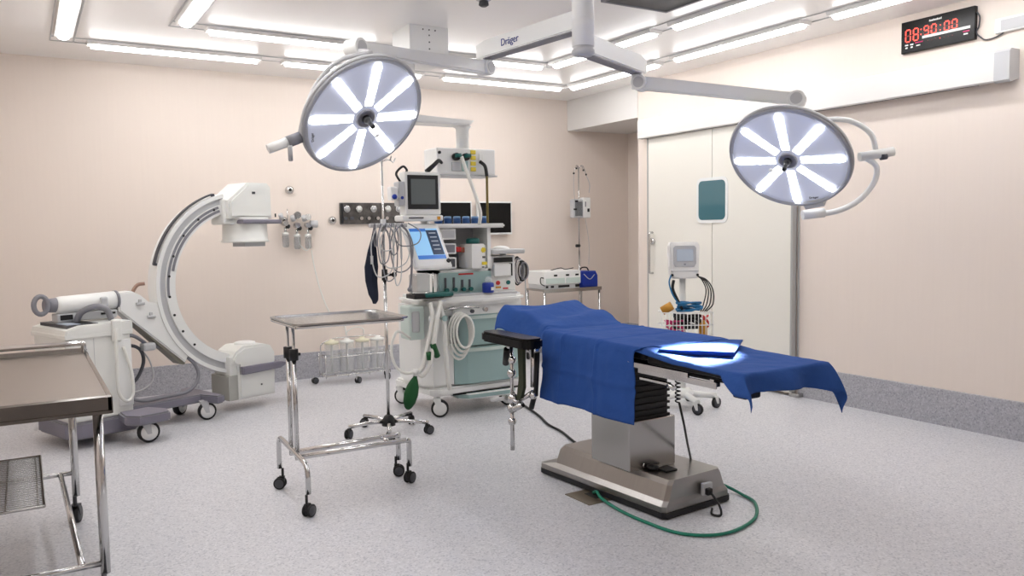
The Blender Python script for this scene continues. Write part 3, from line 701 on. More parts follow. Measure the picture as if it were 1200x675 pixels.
# ------------------------------------------------------------------ suction jar trolley
sj = thing('suction_trolley', 'low chrome wire trolley holding clear suction jars against the back wall', 'trolley', (-2.9, -.42, 0))
fr = MB(CHROME)
for z in (.09, .27): fr.tube([(-.33, -.10, z), (.33, -.10, z), (.33, .10, z), (-.33, .10, z), (-.33, -.10, z)], .006, fil=.03, n=8)
for x in (-.33, -.11, .11, .33):
    for y in (-.10, .10): fr.cyl((x, y, .07), (x, y, .30), .005, n=8)
fr.tube([(-.33, 0, .07), (-.35, 0, .40), (-.2, 0, .445), (.2, 0, .445), (.35, 0, .40), (.33, 0, .07)], .006, fil=.05, n=8)
for x in (-.22, 0, .22): fr.cyl((x, -.1, .09), (x, .1, .09), .004, n=6)
fr.build('wire_frame', sj)
for x, y in ((-.38, .09), (-.02, -.13), (.38, .12), (.30, -.10)): caster(sj, x, y, .032, .02, .08, .5 + x, DGREY, CHROME, True)
for i, x in enumerate((-.235, -.08, .08, .235)):
    j = thing('suction_jar', ['clear suction jar at the left end of the wire trolley', 'clear suction jar, second from the left in the wire trolley', 'clear suction jar, third from the left in the wire trolley', 'clear suction jar at the right end of the wire trolley'][i], 'jar', (-2.9 + x, -.42, .097), 0, 'suction jars in the wire trolley')
    MB(CLEAR).lathe([(.05, 0), (.062, .01), (.066, .03), (.068, .28), (.06, .30)], (0, 0, 0)).build('jar_body', j)
    MB(OFFW if i % 2 else mat('pale_yellow%d' % i, (222, 218, 192), .5)).lathe([(.07, .295), (.07, .315), (.03, .325), (.02, .34)], (0, 0, 0)).build('lid', j)
    MB(LGREY).cyl((0, 0, .02), (0, 0, .29), .012, n=10).build('inner_tube', j)
cable('suction_tube', [(-3.19, -.06, 1.30), (-3.17, -.06, 1.15), (-3.12, -.08, .9), (-3.05, -.12, .68), (-3.0, -.2, .60), (-2.98, -.36, .56), (-2.98, -.41, .46)], .006, HOSEW, 'thin clear suction tube running down the back wall to the jars', 'tube')
cable('suction_hose', [(-2.80, -.42, .46), (-2.82, -.44, .52), (-2.90, -.45, .54), (-2.98, -.44, .50), (-2.975, -.42, .46)], .006, HOSEW, 'short clear hose arching between two suction jar lids', 'hose')

# ------------------------------------------------------------------ gas points on the back wall
def gas_point(x, z, label):
    g = thing('wall_gas_outlet', label, 'gas outlet', (x, 0, z), 0, 'round gas outlets on the back wall')
    MB(CHROME).lathe([(.042, 0), (.042, .012), (.034, .02), (.03, .032), (.018, .036)], (0, 0, 0), ax=(0, -1, 0)).build('collar', g)
    MB(BLACK).lathe([(.014, .034), (.014, .040)], (0, 0, 0), ax=(0, -1, 0)).build('port', g); return g
gas_point(-3.375, 1.898, 'round chrome gas outlet highest on the back wall above the flowmeters')
gas_point(-2.948, 1.595, 'round chrome gas outlet on the back wall just left of the steel gauge panel')
gas_point(-3.445, 1.595, 'round chrome gas outlet behind the leftmost flowmeter')
fm = thing('flowmeter_cluster', 'cluster of chrome flowmeters and clear humidifier bottles on the back wall', 'flowmeters', (-3.3, 0, 1.55))
for x, z, l_ in ((-.15, .02, 'a'), (-.035, .0, 'b'), (.075, .0, 'c')):
    MB(CHROME, BLACK).cyl((x, -.04, z), (x, -.12, z), .026).cyl((x - .03, -.08, z + .045), (x - .05, -.10, z + .09), .022, LGREY).sph((x + .02, -.1, z - .03), .024, BLACK).cyl((x, 0, z), (x, -.05, z), .015).build('valve', fm)
    MB(CHROME).cyl((x, -.08, z - .04), (x, -.08, z - .09), .012).lathe([(.03, -.09), (.032, -.10), (.03, -.115)], (x, -.08, z), OFFW).build('cap', fm)
    MB(SMOKE).lathe([(.03, -.115), (.032, -.13), (.032, -.22), (.024, -.235)], (x, -.08, z)).build('bottle', fm)
MB(CHROME).cyl((-.03, -.05, .09), (-.03, -.11, .10), .034).cyl((.075, -.05, .075), (.075, -.11, .08), .03).build('gauge', fm)
MB(LGREY).cyl((.10, -.08, .01), (.17, -.08, .01), .036).build('regulator', fm)
MB(HOSEW).tube([(-.02, -.08, -.12), (-.01, -.08, -.19), (.05, -.07, -.25), (.09, -.07, -.22), (.08, -.07, -.14)], .006, curve=True, n=6).build('hose', fm)
MB(CHROME).cyl((-.125, -.08, .03), (-.125, -.08, .16), .004).build('needle_rod', fm)
gp = thing('gauge_panel', 'mottled steel gas panel with round gauges on the back wall behind the drip stand', 'gas panel', (-2.87, 0, 1.555))
MB(PLATE).box(0, .70, -.035, 0, 0, .22, bv=.004).build('panel', gp)
for i, x in enumerate((.07, .20, .36, .52, .64)):
    MB(CHROME, OFFW, DGREY).lathe([(.036, .035), (.036, .05), (.03, .052)], (x, 0, .155), CHROME, ax=(0, -1, 0)).lathe([(.028, .053), (.001, .0535)], (x, 0, .155), OFFW if i % 2 else LGREY, ax=(0, -1, 0)).build('gauge', gp)
for x in (.05, .12, .22, .30, .40, .50, .60): MB(DGREY, CHROME).cyl((x, -.035, .06), (x, -.06, .06), .018, CHROME if x > .2 else DGREY, 12).build('valve', gp)
MB(BLACK).box(.005, .03, -.038, -.034, .01, .21).build('edge_strip', gp)

# ------------------------------------------------------------------ twin wall monitors
for x0, x1, l_ in ((-1.815, -1.365, 'black wide monitor on the back wall, left one half hidden behind the anaesthesia machine'), (-1.295, -.845, 'black wide monitor on the back wall, right one fully seen with white bezel')):
    m_ = thing('wall_monitor', l_, 'monitor', ((x0 + x1) / 2, 0, 1.43), 0, 'black monitors on the back wall')
    hw = (x1 - x0) / 2
    MB(WHITE).box(-hw, hw, -.075, -.03, -.01, .365, bv=.008).box(-.1, .1, -.03, 0, .1, .25).build('bezel', m_)
    MB(BLACKG).box(-hw + .018, hw - .018, -.0775, -.074, .012, .348).build('screen', m_)

# ------------------------------------------------------------------ anaesthesia machine
AN = thing('anaesthesia_machine', 'tall white and teal anaesthesia machine with drawers, hoses and touch screen', 'anaesthesia machine', (-2.92, -2.337, 0))
b = MB(WHITE, TEAL); b.prism([(-.06, .03), (.0, -.03), (.75, .0), (.80, .10), (.80, .62), (.74, .70), (-.02, .70), (-.10, .62)], 'z', .17, .235, bv=.015)
b.prism([(.18, .02), (.25, -.05), (.62, -.05), (.72, .02), (.72, .3), (.2, .3)], 'z', .12, .17, TEAL, bv=.01); b.build('base', AN)
MB(BLACK).box(.12, .74, -.022, -.006, .165, .178).build('bumper', AN)
for x, y, a in ((.02, .02, -.45), (.69, .10, -.3), (-.02, .66, -.6), (.70, .64, 1)): caster(AN, x, y, .07, .045, .185, a, HUBW, WHITE)
b = MB(WHITE); b.prism([(-.10, .10), (-.04, .0), (.14, .0), (.14, .52), (-.10, .52)], 'z', .235, .90, bv=.02); b.box(.14, .75, .04, .55, .235, .90); b.box(.735, .78, .02, .55, .22, .90, bv=.02); b.build('body', AN)
for z0, z1 in ((.245, .54), (.55, .80)):
    dr = MB(TEAL); 
    pr = [(.145, .04), (.145, -.0), (.25, -.035), (.45, -.045), (.65, -.035), (.745, .0), (.745, .04)]
    dr.prism(pr, 'z', z0, z1, bv=.008); o = dr.build('drawer', AN)
    MB(PALET).prism([(.25, -.04), (.45, -.062), (.65, -.04), (.65, -.03), (.25, -.03)], 'z', z1 - .035, z1 - .01).build('drawer_handle', o)
wt = MB(WHITE, TEAL); wt.prism([(-.13, .12), (-.10, -.02), (.0, -.09), (.35, -.12), (.70, -.09), (.79, -.02), (.80, .45), (-.10, .5)], 'z', .885, .955, bv=.025)
wt.prism([(.14, -.03), (.76, -.03), (.76, .1), (.14, .1)], 'z', .80, .89); wt.build('worktop', AN)
MB(LGREY).box(.10, .70, -.07, .05, .952, .972, bv=.004).build('work_rail', AN)
# upper cabinet
uc = MB(WHITE, LGREY); uc.box(.04, .52, .30, .42, .955, 1.50, LGREY); uc.box(.03, .06, .05, .42, .955, 1.5); uc.box(.495, .525, .05, .42, .955, 1.5); uc.box(.03, .525, .05, .42, 1.13, 1.16)
uc.build('upper_cabinet', AN)
MB(WHITE).prism([(.0, .0), (.62, .0), (.66, .05), (.66, .42), (.0, .42)], 'z', 1.49, 1.525, bv=.01).build('top_shelf', AN)
fp_ = MB(TEAL, DGREY, RED, DTEAL); fp_.box(.045, .51, .02, .06, .965, 1.14, bv=.006)
for i, x in enumerate((.09, .165, .24, .305)): fp_.box(x - .008, x + .008, .012, .02, 1.0, 1.10 - .02 * (i > 1), DGREY).cyl((x, .01, 1.005), (x, -.02, 1.005), .016, DTEAL, 12)
for i in range(12): fp_.box(.21 + i * .011, .218 + i * .011, .014, .02, 1.118, 1.130, RED)
fp_.build('flowmeter_panel', AN)
for i, (z0, z1) in enumerate(((1.40, 1.485), (1.285, 1.37), (1.17, 1.26))):
    mb = MB(WHITE, DGREY, LGREY); mb.box(.065, .20, .03, .28, z0, z1, WHITE, bv=.006); mb.box(.08, .185, .026, .031, z0 + .014, z1 - .012, [LGREY, GREY, DGREY][i]); mb.build('module', AN)
MB(RED, ORANGE).box(.225, .27, .08, .2, 1.30, 1.34, bv=.004).box(.27, .32, .08, .2, 1.295, 1.335, mat('brick_plastic', (170, 100, 80), .5), bv=.004).build('module_label', AN)
# screen on its arm
ti = Matrix.Rotation(math.radians(-12), 4, 'Y') ; 
def scr_frame(x, y, z, rx, ry, rz): return Matrix.Translation((x, y, z)) @ Matrix.Rotation(rz, 4, 'Z') @ Matrix.Rotation(rx, 4, 'X') @ Matrix.Rotation(ry, 4, 'Y')
TS = scr_frame(-.15, -.18, 1.37, math.radians(-30), 0, math.radians(8))
o = MB(WHITE).box(-.16, .165, 0, .05, -.20, .19, bv=.02, M=TS).build('touch_screen', AN)
mb = MB(SCRB, SCRD, SCRN); mb.box(-.12, .125, -.004, .001, -.125, .135, SCRB, M=TS); mb.box(.02, .12, -.006, -.003, -.09, .12, SCRD, M=TS); mb.box(-.12, .125, -.006, -.003, -.125, -.095, SCRN, M=TS); mb.box(-.12, .02, -.006, -.003, .11, .135, SCRN, M=TS)
for i in range(5): mb.box(.04, .10, -.008, -.005, .09 - i * .035, .098 - i * .035, LCD, M=TS)
mb.build('display', o)
MB(BLACK).lathe([(.016, 0), (.016, .012)], TS @ Vector((.135, 0, -.145)), ax=TS.col[1].to_3d() * -1).build('rotary_knob', o)
MB(LGREY).tube([(-.1, -.11, 1.3), (-.1, .0, 1.25), (-.03, .1, 1.2), (.04, .2, 1.18)], .025, curve=True).build('screen_arm', AN)
# hoses etc. on the left front
MB(PALET, LGREY).box(-.26, -.13, -.06, .12, .64, .90, bv=.015).box(-.24, -.18, -.07, -.06, .70, .86, LGREY, bv=.01).build('absorber_block', AN)
MB(SMOKE, CHROME).lathe([(.075, 1.0), (.08, 1.01), (.08, 1.13), (.07, 1.145)], (-.14, .0, 0)).lathe([(.078, .99), (.082, .995), (.082, 1.003)], (-.14, .0, 0), CHROME).build('bellows_dome', AN)
for x in (-.23, -.05):
    MB(CHROME).cyl((x, -.05, .99), (x, -.05, 1.15), .006).build('dome_rod', AN)
MB(DTEAL, BLACK).box(-.23, .02, -.10, .06, .955, .99, BLACK, bv=.005).box(-.14, .10, -.11, .03, .965, .995, DTEAL, bv=.01).build('tray', AN)
hs = MB(HOSEW)
hs.tube([(-.02, -.12, .93), (-.08, -.17, .80), (-.12, -.19, .62), (-.16, -.18, .45), (-.20, -.15, .38), (-.24, -.12, .40)], .017, curve=True); hs.build('breathing_hose', AN)
MB(HOSEW).tube([(-.10, -.10, .92), (-.11, -.15, .80), (-.16, -.16, .60), (-.19, -.15, .46), (-.23, -.13, .40)], .017, curve=True).build('breathing_hose', AN)
MB(HOSEW).tube([(-.02, -.10, .90), (.0, -.13, .75), (.0, -.14, .55), (.02, -.13, .35), (.05, -.10, .24)], .018, curve=True).build('breathing_hose', AN)
MB(HOSEW).tube([(-.25, -.05, .66), (-.37, -.08, .72), (-.42, -.08, .60), (-.40, -.10, .47), (-.33, -.12, .41), (-.24, -.12, .41)], .011, curve=True).build('sample_tube', AN)
lp = MB(HOSEW)
for i in range(4):
    cx, cz, rx, rz_ = .14 + .008 * i, .65 + .012 * i, .095 - .007 * i, .185 - .02 * i
    lp.tube([(cx + rx * math.cos(a), -.10 - .02 * i, cz + rz_ * math.sin(a)) for a in [2 * PI * k_ / 24 + .7 for k_ in range(25)]], .010, cap=False, n=8)
lp.build('coiled_hose', AN)
MB(DGREY, LGREY).box(.10, .165, -.055, -.0, .58, .80, bv=.006).box(.11, .155, -.06, -.054, .70, .78, LGREY).build('suction_unit', AN)
MB(WHITE, TEAL).lathe([(.03, 0), (.034, .01), (.034, .05), (.02, .06)], (-.09, -.10, .80), WHITE, ax=(0, -1, 0)).build('valve', AN)
MB(TEAL).lathe([(.022, 0), (.022, .05)], (-.0, -.10, .80), TEAL, ax=(0, -1, 0)).build('valve', AN)
MB(CHROME, DGREY).tube([(.02, -.09, .86), (.15, -.13, .875), (.30, -.14, .87)], .010).cyl((.35, -.14, .85), (.35, -.17, .85), .018, CHROME).cyl((.24, -.13, .84), (.24, -.15, .84), .015, DGREY).build('rail_fittings', AN)
gb = MB(GREEN); gb.lathe([(.012, .10), (.018, .07), (.03, .05), (.05, .0), (.058, -.06), (.05, -.12), (.03, -.16), (.012, -.175)], (0, 0, 0), GREEN, 16)
o = gb.build('breathing_bag', AN); o.location = (-.275, -.13, .30); o.scale = (1, .55, 1); o.rotation_euler = (0, .28, 0)
MB(WHITE).cyl((-.245, -.13, .43), (-.255, -.13, .38), .02).build('bag_connector', AN)
MB(GREEN).tube([(-.13, -.19, .62), (-.11, -.19, .56), (-.09, -.18, .52)], .024, curve=True).tube([(-.16, -.18, .56), (-.155, -.18, .50)], .022).build('hose_joint', AN)
# monitor on top left
PMO = thing('patient_monitor', 'white patient monitor with a grey screen in a black bezel above the touch screen', 'monitor', (-2.92, -2.437, 0), 0)
MB(WHITE).box(-.285, .01, -.0, .12, 1.59, 1.915, bv=.012).build('case', PMO)
MB(BLACK).box(-.266, -.014, -.006, .001, 1.635, 1.89, bv=.003).build('bezel', PMO)
MB(SCRG).box(-.240, -.040, -.009, -.005, 1.672, 1.860).build('screen', PMO)
MB(LGREY, DGREY).box(-.335, -.285, .0, .1, 1.66, 1.84, bv=.008).cyl((-.31, -.004, 1.72), (-.31, .0, 1.72), .012, BLUE).build('side_module', PMO)
MB(LGREY, DGREY, BLUE).box(-.41, -.35, -.02, .05, 1.70, 1.80, WHITE, bv=.01).sph((-.385, -.035, 1.725), .02, BLUE).box(-.36, -.33, .0, .03, 1.72, 1.75).build('sensor_holder', PMO)
MB(WHITE, DGREY).box(-.32, .02, -.02, .14, 1.545, 1.59, bv=.012).box(-.27, -.15, -.024, -.018, 1.565, 1.575, DGREY).box(-.035, -.01, -.026, -.018, 1.555, 1.58, ORANGE).build('mounting_tray', PMO)
MB(WHITE).tube([(-.1, .08, 1.55), (.02, .3, 1.53), (.08, .42, 1.53)], .03).build('mount_arm', PMO)
MB(BLACK).tube([(-.30, .05, 1.84), (-.34, .03, 1.90), (-.30, -.0, 1.95), (-.26, .02, 1.93), (-.25, .05, 1.91)], .009, curve=True).build('cable', PMO)
# loose things on the machine
for i in range(6):
    x = -2.92 + .075 + i * .082
    g = thing('blue_roll', ['blue-capped vial at the left end of the row on the top shelf', 'blue-capped vial, second from the left on the top shelf', 'blue-capped vial, third from the left on the top shelf', 'blue-capped vial, fourth from the left on the top shelf', 'blue-capped vial, fifth from the left on the top shelf', 'blue-capped vial at the right end of the row on the top shelf'][i], 'vial', (x, -2.25, 1.526), 0, 'blue vials in a row on the top shelf')
    g.name = 'vial' if i == 0 else 'vial.%03d' % i
    MB(BLUE).lathe([(.028, 0), (.032, .004), (.032, .04), (.028, .044)], (0, 0, 0), mat('vial_blue%d' % i, (34, 74, 128), .3), 16).build('vial_body', g)
    MB(mat('vial_cap%d' % i, (120, 160, 200), .4)).lathe([(.03, .044), (.03, .055), (.02, .058)], (0, 0, 0)).build('cap', g)
vp = thing('vaporizer', 'white anaesthetic vaporizer with yellow label and dark teal dial', 'vaporizer', (-2.92 + .375, -2.27, 1.162))
MB(WHITE, OFFW).prism([(-.075, .0), (-.06, -.08), (.06, -.08), (.085, -.04), (.085, .12), (-.075, .12)], 'z', 0, .20, bv=.01).build('body', vp)
MB(DTEAL).lathe([(.055, .20), (.055, .235), (.04, .245)], (.0, .01, 0)).build('dial', vp)
mb = MB(YEL, DGREY)
mb.prism([(.045 + .024 * math.cos(a) * (1 if i_ % 2 else .75), .15 + .024 * math.sin(a) * (1 if i_ % 2 else .75)) for i_, a in enumerate([2 * PI * q / 16 for q in range(16)])], 'y', -.084, -.080)
mb.box(.03, .075, -.084, -.08, .03, .055).box(.035, .06, -.084, -.08, .085, .10, DGREY).box(.03, .05, -.084, -.08, .008, .018, DGREY); mb.build('label', vp)
MB(BLACK).box(-.06, .08, -.07, .1, -.001, .0).build('foot', vp) if False else None
bb = thing('blue_bottle', 'small blue bottle with a clear top on the worktop', 'bottle', (-2.92 + .43, -2.40, .972))
MB(BLUE).lathe([(.044, 0), (.048, .005), (.048, .07), (.04, .08)], (0, 0, 0)).build('bottle_body', bb)
MB(CLEAR).lathe([(.03, .08), (.032, .10), (.02, .125), (.012, .13)], (0, 0, 0)).build('bottle_top', bb)
MB(WHITE).box(.0, .025, -.051, -.047, .02, .045).build('bottle_label', bb)
# second unit on the right
gu = thing('gas_monitor_unit', 'white side unit with grey shelf and slots at the right of the anaesthesia machine', 'side unit', (-2.92 + .68, -2.25, .956))
gu2 = MB(WHITE, DGREY, BLACK); gu2.box(-.115, .13, .05, .40, 0, .30, bv=.008); gu2.build('body', gu)
MB(BLACK).box(-.08, .10, .043, .052, .245, .285).build('slot', gu)
MB(WHITE, BLACK).box(-.09, .07, .02, .05, .13, .23, WHITE, bv=.004).box(.07, .09, .03, .052, .13, .235, BLACK).build('drive', gu)
MB(LGREY, RED, ORANGE, DTEAL).box(-.10, .12, .042, .052, .015, .10, OFFW).cyl((-.05, .042, .075), (-.05, .03, .075), .018, RED, 12).cyl((.05, .042, .075), (.05, .03, .075), .018, DTEAL, 12).box(-.07, -.02, .038, .043, .03, .045, ORANGE).box(.0, .05, .038, .043, .02, .032, RED).build('controls', gu)
MB(LGREY, GREY).box(-.13, .19, -.02, .42, .315, .355, bv=.012).build('shelf_tray', gu)
MB(WHITE).cyl((.10, .2, .29), (.10, .2, .32), .03).build('shelf_post', gu)
MB(WHITE).sph((.02, .1, .355), .07, WHITE, (1.1, 1, .4)).build('paper_roll', gu)
cc = thing('hanging_cable_coil', 'coil of black and grey cable hanging at the right of the side unit', 'cable coil', (-2.92 + .86, -2.15, 0))
for i in range(5):
    MB([BLACK, GREY, LGREY][i % 3]).tube([(.04 * math.cos(a) + .008 * i, -.015 * i, 1.12 + (.12 - .012 * i) * math.sin(a)) for a in [2 * PI * q / 20 for q in range(21)]], .007, cap=False, n=6).build('cable_turn', cc)
MB(LGREY).tube([(.06, 0, 1.15), (.08, .0, 1.0), (.085, .0, .7), (.08, .0, .45)], .006, curve=True, n=6).build('lead', cc)
MB(GREY).cyl((-.06, .0, 1.225), (.03, .0, 1.225), .007, n=8).build('hook', cc)

# ------------------------------------------------------------------ electrosurgery cart in the corner
EC = thing('equipment_cart', 'simple steel shelf trolley in the far corner carrying white devices', 'trolley', (-.43, -.50, 0))
MB(STEEL).box(-.39, .39, -.18, .20, .79, .81, bv=.003).box(-.39, .39, -.19, -.18, .775, .815).build('shelf', EC)
MB(STEEL).box(-.38, .38, -.17, .19, .25, .265, bv=.003).build('shelf', EC)
for x in (-.375, .375):
    for y in (-.165, .185): MB(CHROME).cyl((x, y, .10), (x, y, .79), .014, n=12).build('leg', EC); caster(EC, x, y, .04, .025, .10, .7, DGREY, CHROME)
eu = thing('electrosurgical_unit', 'wide white control device with black displays on the corner trolley', 'device', (-.41, -.50, .811))
MB(WHITE).box(-.39, .10, -.16, .18, .05, .20, bv=.008).build('case', eu)
MB(LGREY).box(-.385, .09, -.15, .17, .0, .05, bv=.004).build('case_base', eu)
mb = MB(BLACK, PALET)
for x in (-.24, -.08, .05): mb.box(x - .025, x + .02, -.163, -.159, .14, .16)
mb.box(-.20, -.05, -.153, -.149, .015, .04).box(.03, .09, -.153, -.149, .012, .042).box(-.365, -.335, -.153, -.149, .015, .038).box(-.30, -.26, -.153, -.149, .015, .038)
mb.build('displays', eu)
MB(LGREY).box(-.37, -.12, -.163, -.159, .06, .12, PALET).box(-.10, .09, -.163, -.159, .06, .12, PALET).build('front_labels', eu)
MB(BLACK).tube([(-.37, -.14, .12), (-.43, -.15, .13), (-.43, -.15, .07), (-.38, -.15, .04)], .006, curve=True, n=6).build('lead', eu)
MB(BLACK).tube([(-.2, .0, .2), (-.1, -.05, .225), (.0, .0, .205), (.08, -.05, .22)], .005, curve=True, n=6).build('lead', eu)
bg = thing('blue_device', 'small blue carry case on the right half of the corner trolley', 'case', (-.18, -.54, .811))
MB(BLUE).prism([(-.11, 0), (.13, 0), (.13, .13), (.10, .18), (-.08, .18), (-.11, .13)], 'y', -.10, .12, bv=.012).build('case_body', bg)
MB(BLACK).tube([(-.06, 0, .175), (-.03, 0, .215), (.04, 0, .215), (.07, 0, .175)], .008, curve=True).build('carry_handle', bg)
MB(LGREY).tube([(-.08, -.11, .15), (.0, -.115, .09), (.07, -.112, .14)], .004, curve=True, n=6).build('strap', bg)
ip = thing('infusion_stand', 'thin drip stand carrying a boxy pump in the far corner', 'drip stand', (.035, -.16, 0))
MB(CHROME).cyl((0, 0, .05), (0, 0, 1.2), .012).cyl((0, 0, 1.15), (0, 0, 2.20), .007).build('pole', ip)
for i in range(5):
    a = 2 * PI * i / 5 + .3; e = (math.cos(a) * .11, math.sin(a) * .11)
    MB(CHROME).tube([(0, 0, .08), (e[0], e[1], .06)], .012).build('leg', ip); caster(ip, e[0], e[1], .025, .016, .07, a, DGREY, BLACK)
hk = MB(CHROME, BLACK)
for dx, dz in ((-.09, -.04), (-.05, .02), (.05, .0), (.09, -.05)): hk.tube([(0, 0, 2.18), (dx * .5, -.02, 2.22), (dx, -.03, 2.17 + dz)], .004, curve=True, n=6).sph((dx, -.03, 2.165 + dz), .012, BLACK)
hk.build('hook', ip)
MB(LGREY).tube([(-.09, -.03, 2.13), (-.10, -.04, 1.95), (-.09, -.05, 1.8)], .003, curve=True, n=6).tube([(.09, -.03, 2.11), (.14, -.03, 2.0), (.13, -.03, 1.9)], .004, curve=True, n=6).tube([(.05, -.06, 1.6), (.10, -.06, 1.3), (.08, -.08, 1.04)], .003, curve=True, n=6).build('line', ip)
MB(BLACK).cyl((-.05, -.01, 1.27), (.0, -.01, 1.27), .018).build('height_clamp', ip)
pu = thing('infusion_pump', 'grey and white infusion pump clamped halfway up the corner drip stand', 'pump', (.0, -.17, 1.60))
MB(SMOKE, GREY).box(-.12, .02, -.10, -.02, 0, .22, LGREY, bv=.012).box(-.10, .005, -.108, -.10, .02, .19, SMOKE, bv=.004).build('pump_body', pu)
MB(WHITE, BLACK).box(.025, .13, -.10, -.02, .0, .24, bv=.01).box(.08, .11, -.103, -.099, .07, .11, BLACK).box(.045, .06, -.103, -.099, .13, .19, GREY).build('control_box', pu)
MB(BLACK).box(-.10, -.06, -.11, -.099, .185, .205).box(-.12, -.08, -.11, -.099, .09, .11).build('latch', pu)

# ------------------------------------------------------------------ vital signs monitor on a stand by the door
VM = thing('monitor_stand', 'white roll stand with a wire basket in front of the sliding door', 'stand', (-1.125, -3.17, 0), math.radians(-32))
MB(WHITE).cyl((0, 0, .12), (0, 0, 1.06), .025).build('pole', VM)
MB(WHITE).lathe([(.10, .10), (.09, .14), (.03, .17)], (0, 0, 0)).build('hub', VM)
for i in range(5):
    a = 2 * PI * i / 5 - PI / 2 + .25; e = (math.cos(a) * .27, math.sin(a) * .27)
    MB(WHITE).tube([(0, 0, .125), (e[0], e[1], .10)], [.03, .022]).build('leg', VM); caster(VM, e[0], e[1], .045, .028, .11, a + .7, DGREY, WHITE)
bk = MB(WHITE)
for z in (.60, .70, .80): bk.tube([(-.20, -.20, z), (.20, -.20, z), (.20, -.02, z), (-.20, -.02, z), (-.20, -.20, z)], .004, n=6)
for i in range(15):
    x = -.20 + i * .4 / 14; bk.cyl((x, -.20, .60), (x, -.20, .80), .003, n=6); bk.cyl((x, -.20, .60), (x, -.02, .60), .003, n=6)
bk.build('basket', VM)
vm = thing('vital_signs_monitor', 'white vital signs monitor with a small grey display on the roll stand', 'monitor', (-1.125, -3.17, 1.06), math.radians(-32))
ring = MB(mat('case_white', (242, 242, 240), .4)); ring.prism([(-.10, .0), (.10, .0), (.112, .05), (.118, .26), (.105, .29), (-.105, .29), (-.118, .26), (-.112, .05)], 'y', -.09, .04, bv=.012); ring.build('case', vm)
MB(LGREY).prism([(-.075, .095), (.075, .095), (.09, .12), (.09, .245), (.075, .262), (-.075, .262), (-.09, .245), (-.09, .12)], 'y', -.098, -.088, bv=.003).build('front_panel', vm)
MB(LCD).box(-.065, .065, -.101, -.097, .14, .235).build('display', vm)
MB(LGREY).box(-.11, .11, -.096, -.09, .058, .063).sph((0, -.095, .115), .012, GREY, (1.6, .3, 1)).build('seam', vm)
for x, m_ in ((-.10, BLACK), (.10, BLACK)): MB(m_).cyl((x, -.09, .03), (x, -.105, .03), .010, n=10).build('port', vm)
def vcab(name, lab, pts, m_, r_=.006):
    o = MB(m_).tube([(p[0], p[1], p[2]) for p in pts], r_, n=6, curve=True).build(name); o.location = (-1.125, -3.17, 0); o.rotation_euler = (0, 0, math.radians(-32)); return tag(o, lab, 'cable')
vcab('sensor_cable', 'teal and blue sensor cable hanging left of the small white monitor', [(-.11, -.10, 1.09), (-.13, -.13, 1.03), (-.10, -.14, .93), (-.04, -.15, .86), (.05, -.15, .85), (.12, -.14, .84)], CBLUE)
vcab('sensor_cable', 'thick dark cable hanging below the left of the small white monitor', [(-.09, -.10, 1.05), (-.10, -.12, .98), (-.06, -.14, .88), (-.03, -.14, .82)], BLACK, .012)
for i in range(4): vcab('lead_cable', ['innermost','second from the inside','third from the inside','outermost'][i] + ' thin black lead hanging right of the small white monitor', [(.10, -.10, 1.08), (.13 + .012 * i, -.12, 1.05), (.16 + .018 * i, -.13, .97), (.14 + .025 * i, -.13, .86), (.12 + .015 * i, -.12, .80)], BLACK, .005)
for o in COL.objects:
    if o.name.startswith('lead_cable'): o['group'] = 'black leads fanning from the small monitor'
def binn(name, lab, cat, mb_):
    o = mb_.build(name); o.location = (-1.125, -3.17, 0); o.rotation_euler = (0, 0, math.radians(-32)); return tag(o, lab, cat)
def tangle(m_, c, rad, n, seed, r_):
    rnd = random.Random(seed); mb_ = MB(m_)
    pts = [(c[0] + rad[0] * math.sin(i * 2.1 + seed), c[1] + rad[1] * math.cos(i * 1.7 + seed * 2), c[2] + rad[2] * math.sin(i * 1.3 + seed * 3)) for i in range(n)]
    return mb_.tube(pts, r_, n=6, curve=True, k=6)
binn('coiled_cable', 'bright blue cable tangle heaped on top of the wire basket', 'cable', tangle(CBLUE, (.03, -.11, .84), (.11, .05, .035), 16, 1, .008))
binn('coiled_cable', 'magenta cable tangle low in the left of the wire basket', 'cable', tangle(PINK, (-.09, -.12, .68), (.08, .04, .05), 14, 2, .008))
binn('coiled_cable', 'black cable tangle filling the middle of the wire basket', 'cable', tangle(BLACK, (.02, -.10, .72), (.12, .05, .05), 20, 3, .012))
binn('coiled_cable', 'red cable tangle at the right of the wire basket', 'cable', tangle(RED, (.15, -.13, .72), (.03, .03, .05), 10, 4, .007))
binn('roll_of_tape', 'tan roll tilted at the left rim of the wire basket', 'roll', MB(ORANGE).lathe([(.018, -.045), (.035, -.045), (.035, .045), (.018, .045)], (-.145, -.12, .83), ax=(.8, -.2, .5)))
binn('amber_bottle', 'amber bottle standing at the right of the wire basket', 'bottle', MB(ORANGE, WHITE).lathe([(.03, .61), (.032, .62), (.032, .70), (.015, .72), (.015, .735)], (.13, -.16, 0)))

# ------------------------------------------------------------------ C-arm x-ray machine
hC = math.radians(20)
n0 = Vector((-5.4, -1.774, 0)); Oc = n0 + Vector((-math.sin(hC), math.cos(hC), 0)) * .28
CA = thing('c_arm_machine', 'white mobile x-ray machine with a large C-shaped arm on wheels', 'x-ray machine', tuple(Oc), hC)
b = MB(GREY, PURPG); b.prism([(-.03, -.28), (.02, -.30), (.40, -.30), (.42, -.28), (.42, .28), (-.03, .28), (-.06, .22), (-.06, -.22)], 'z', .07, .185, PURPG, bv=.012)
b.prism([(.40, -.13), (1.0, -.13), (1.05, -.30), (1.12, -.28), (1.12, .24), (1.05, .26), (.98, .13), (.40, .13)], 'z', .135, .20, bv=.01, m=PURPG)
b.prism([(.28, -.28), (.50, -.28), (.56, -.45), (.52, -.56), (.30, -.56), (.24, -.46)], 'z', .145, .215, bv=.012, m=PURPG)
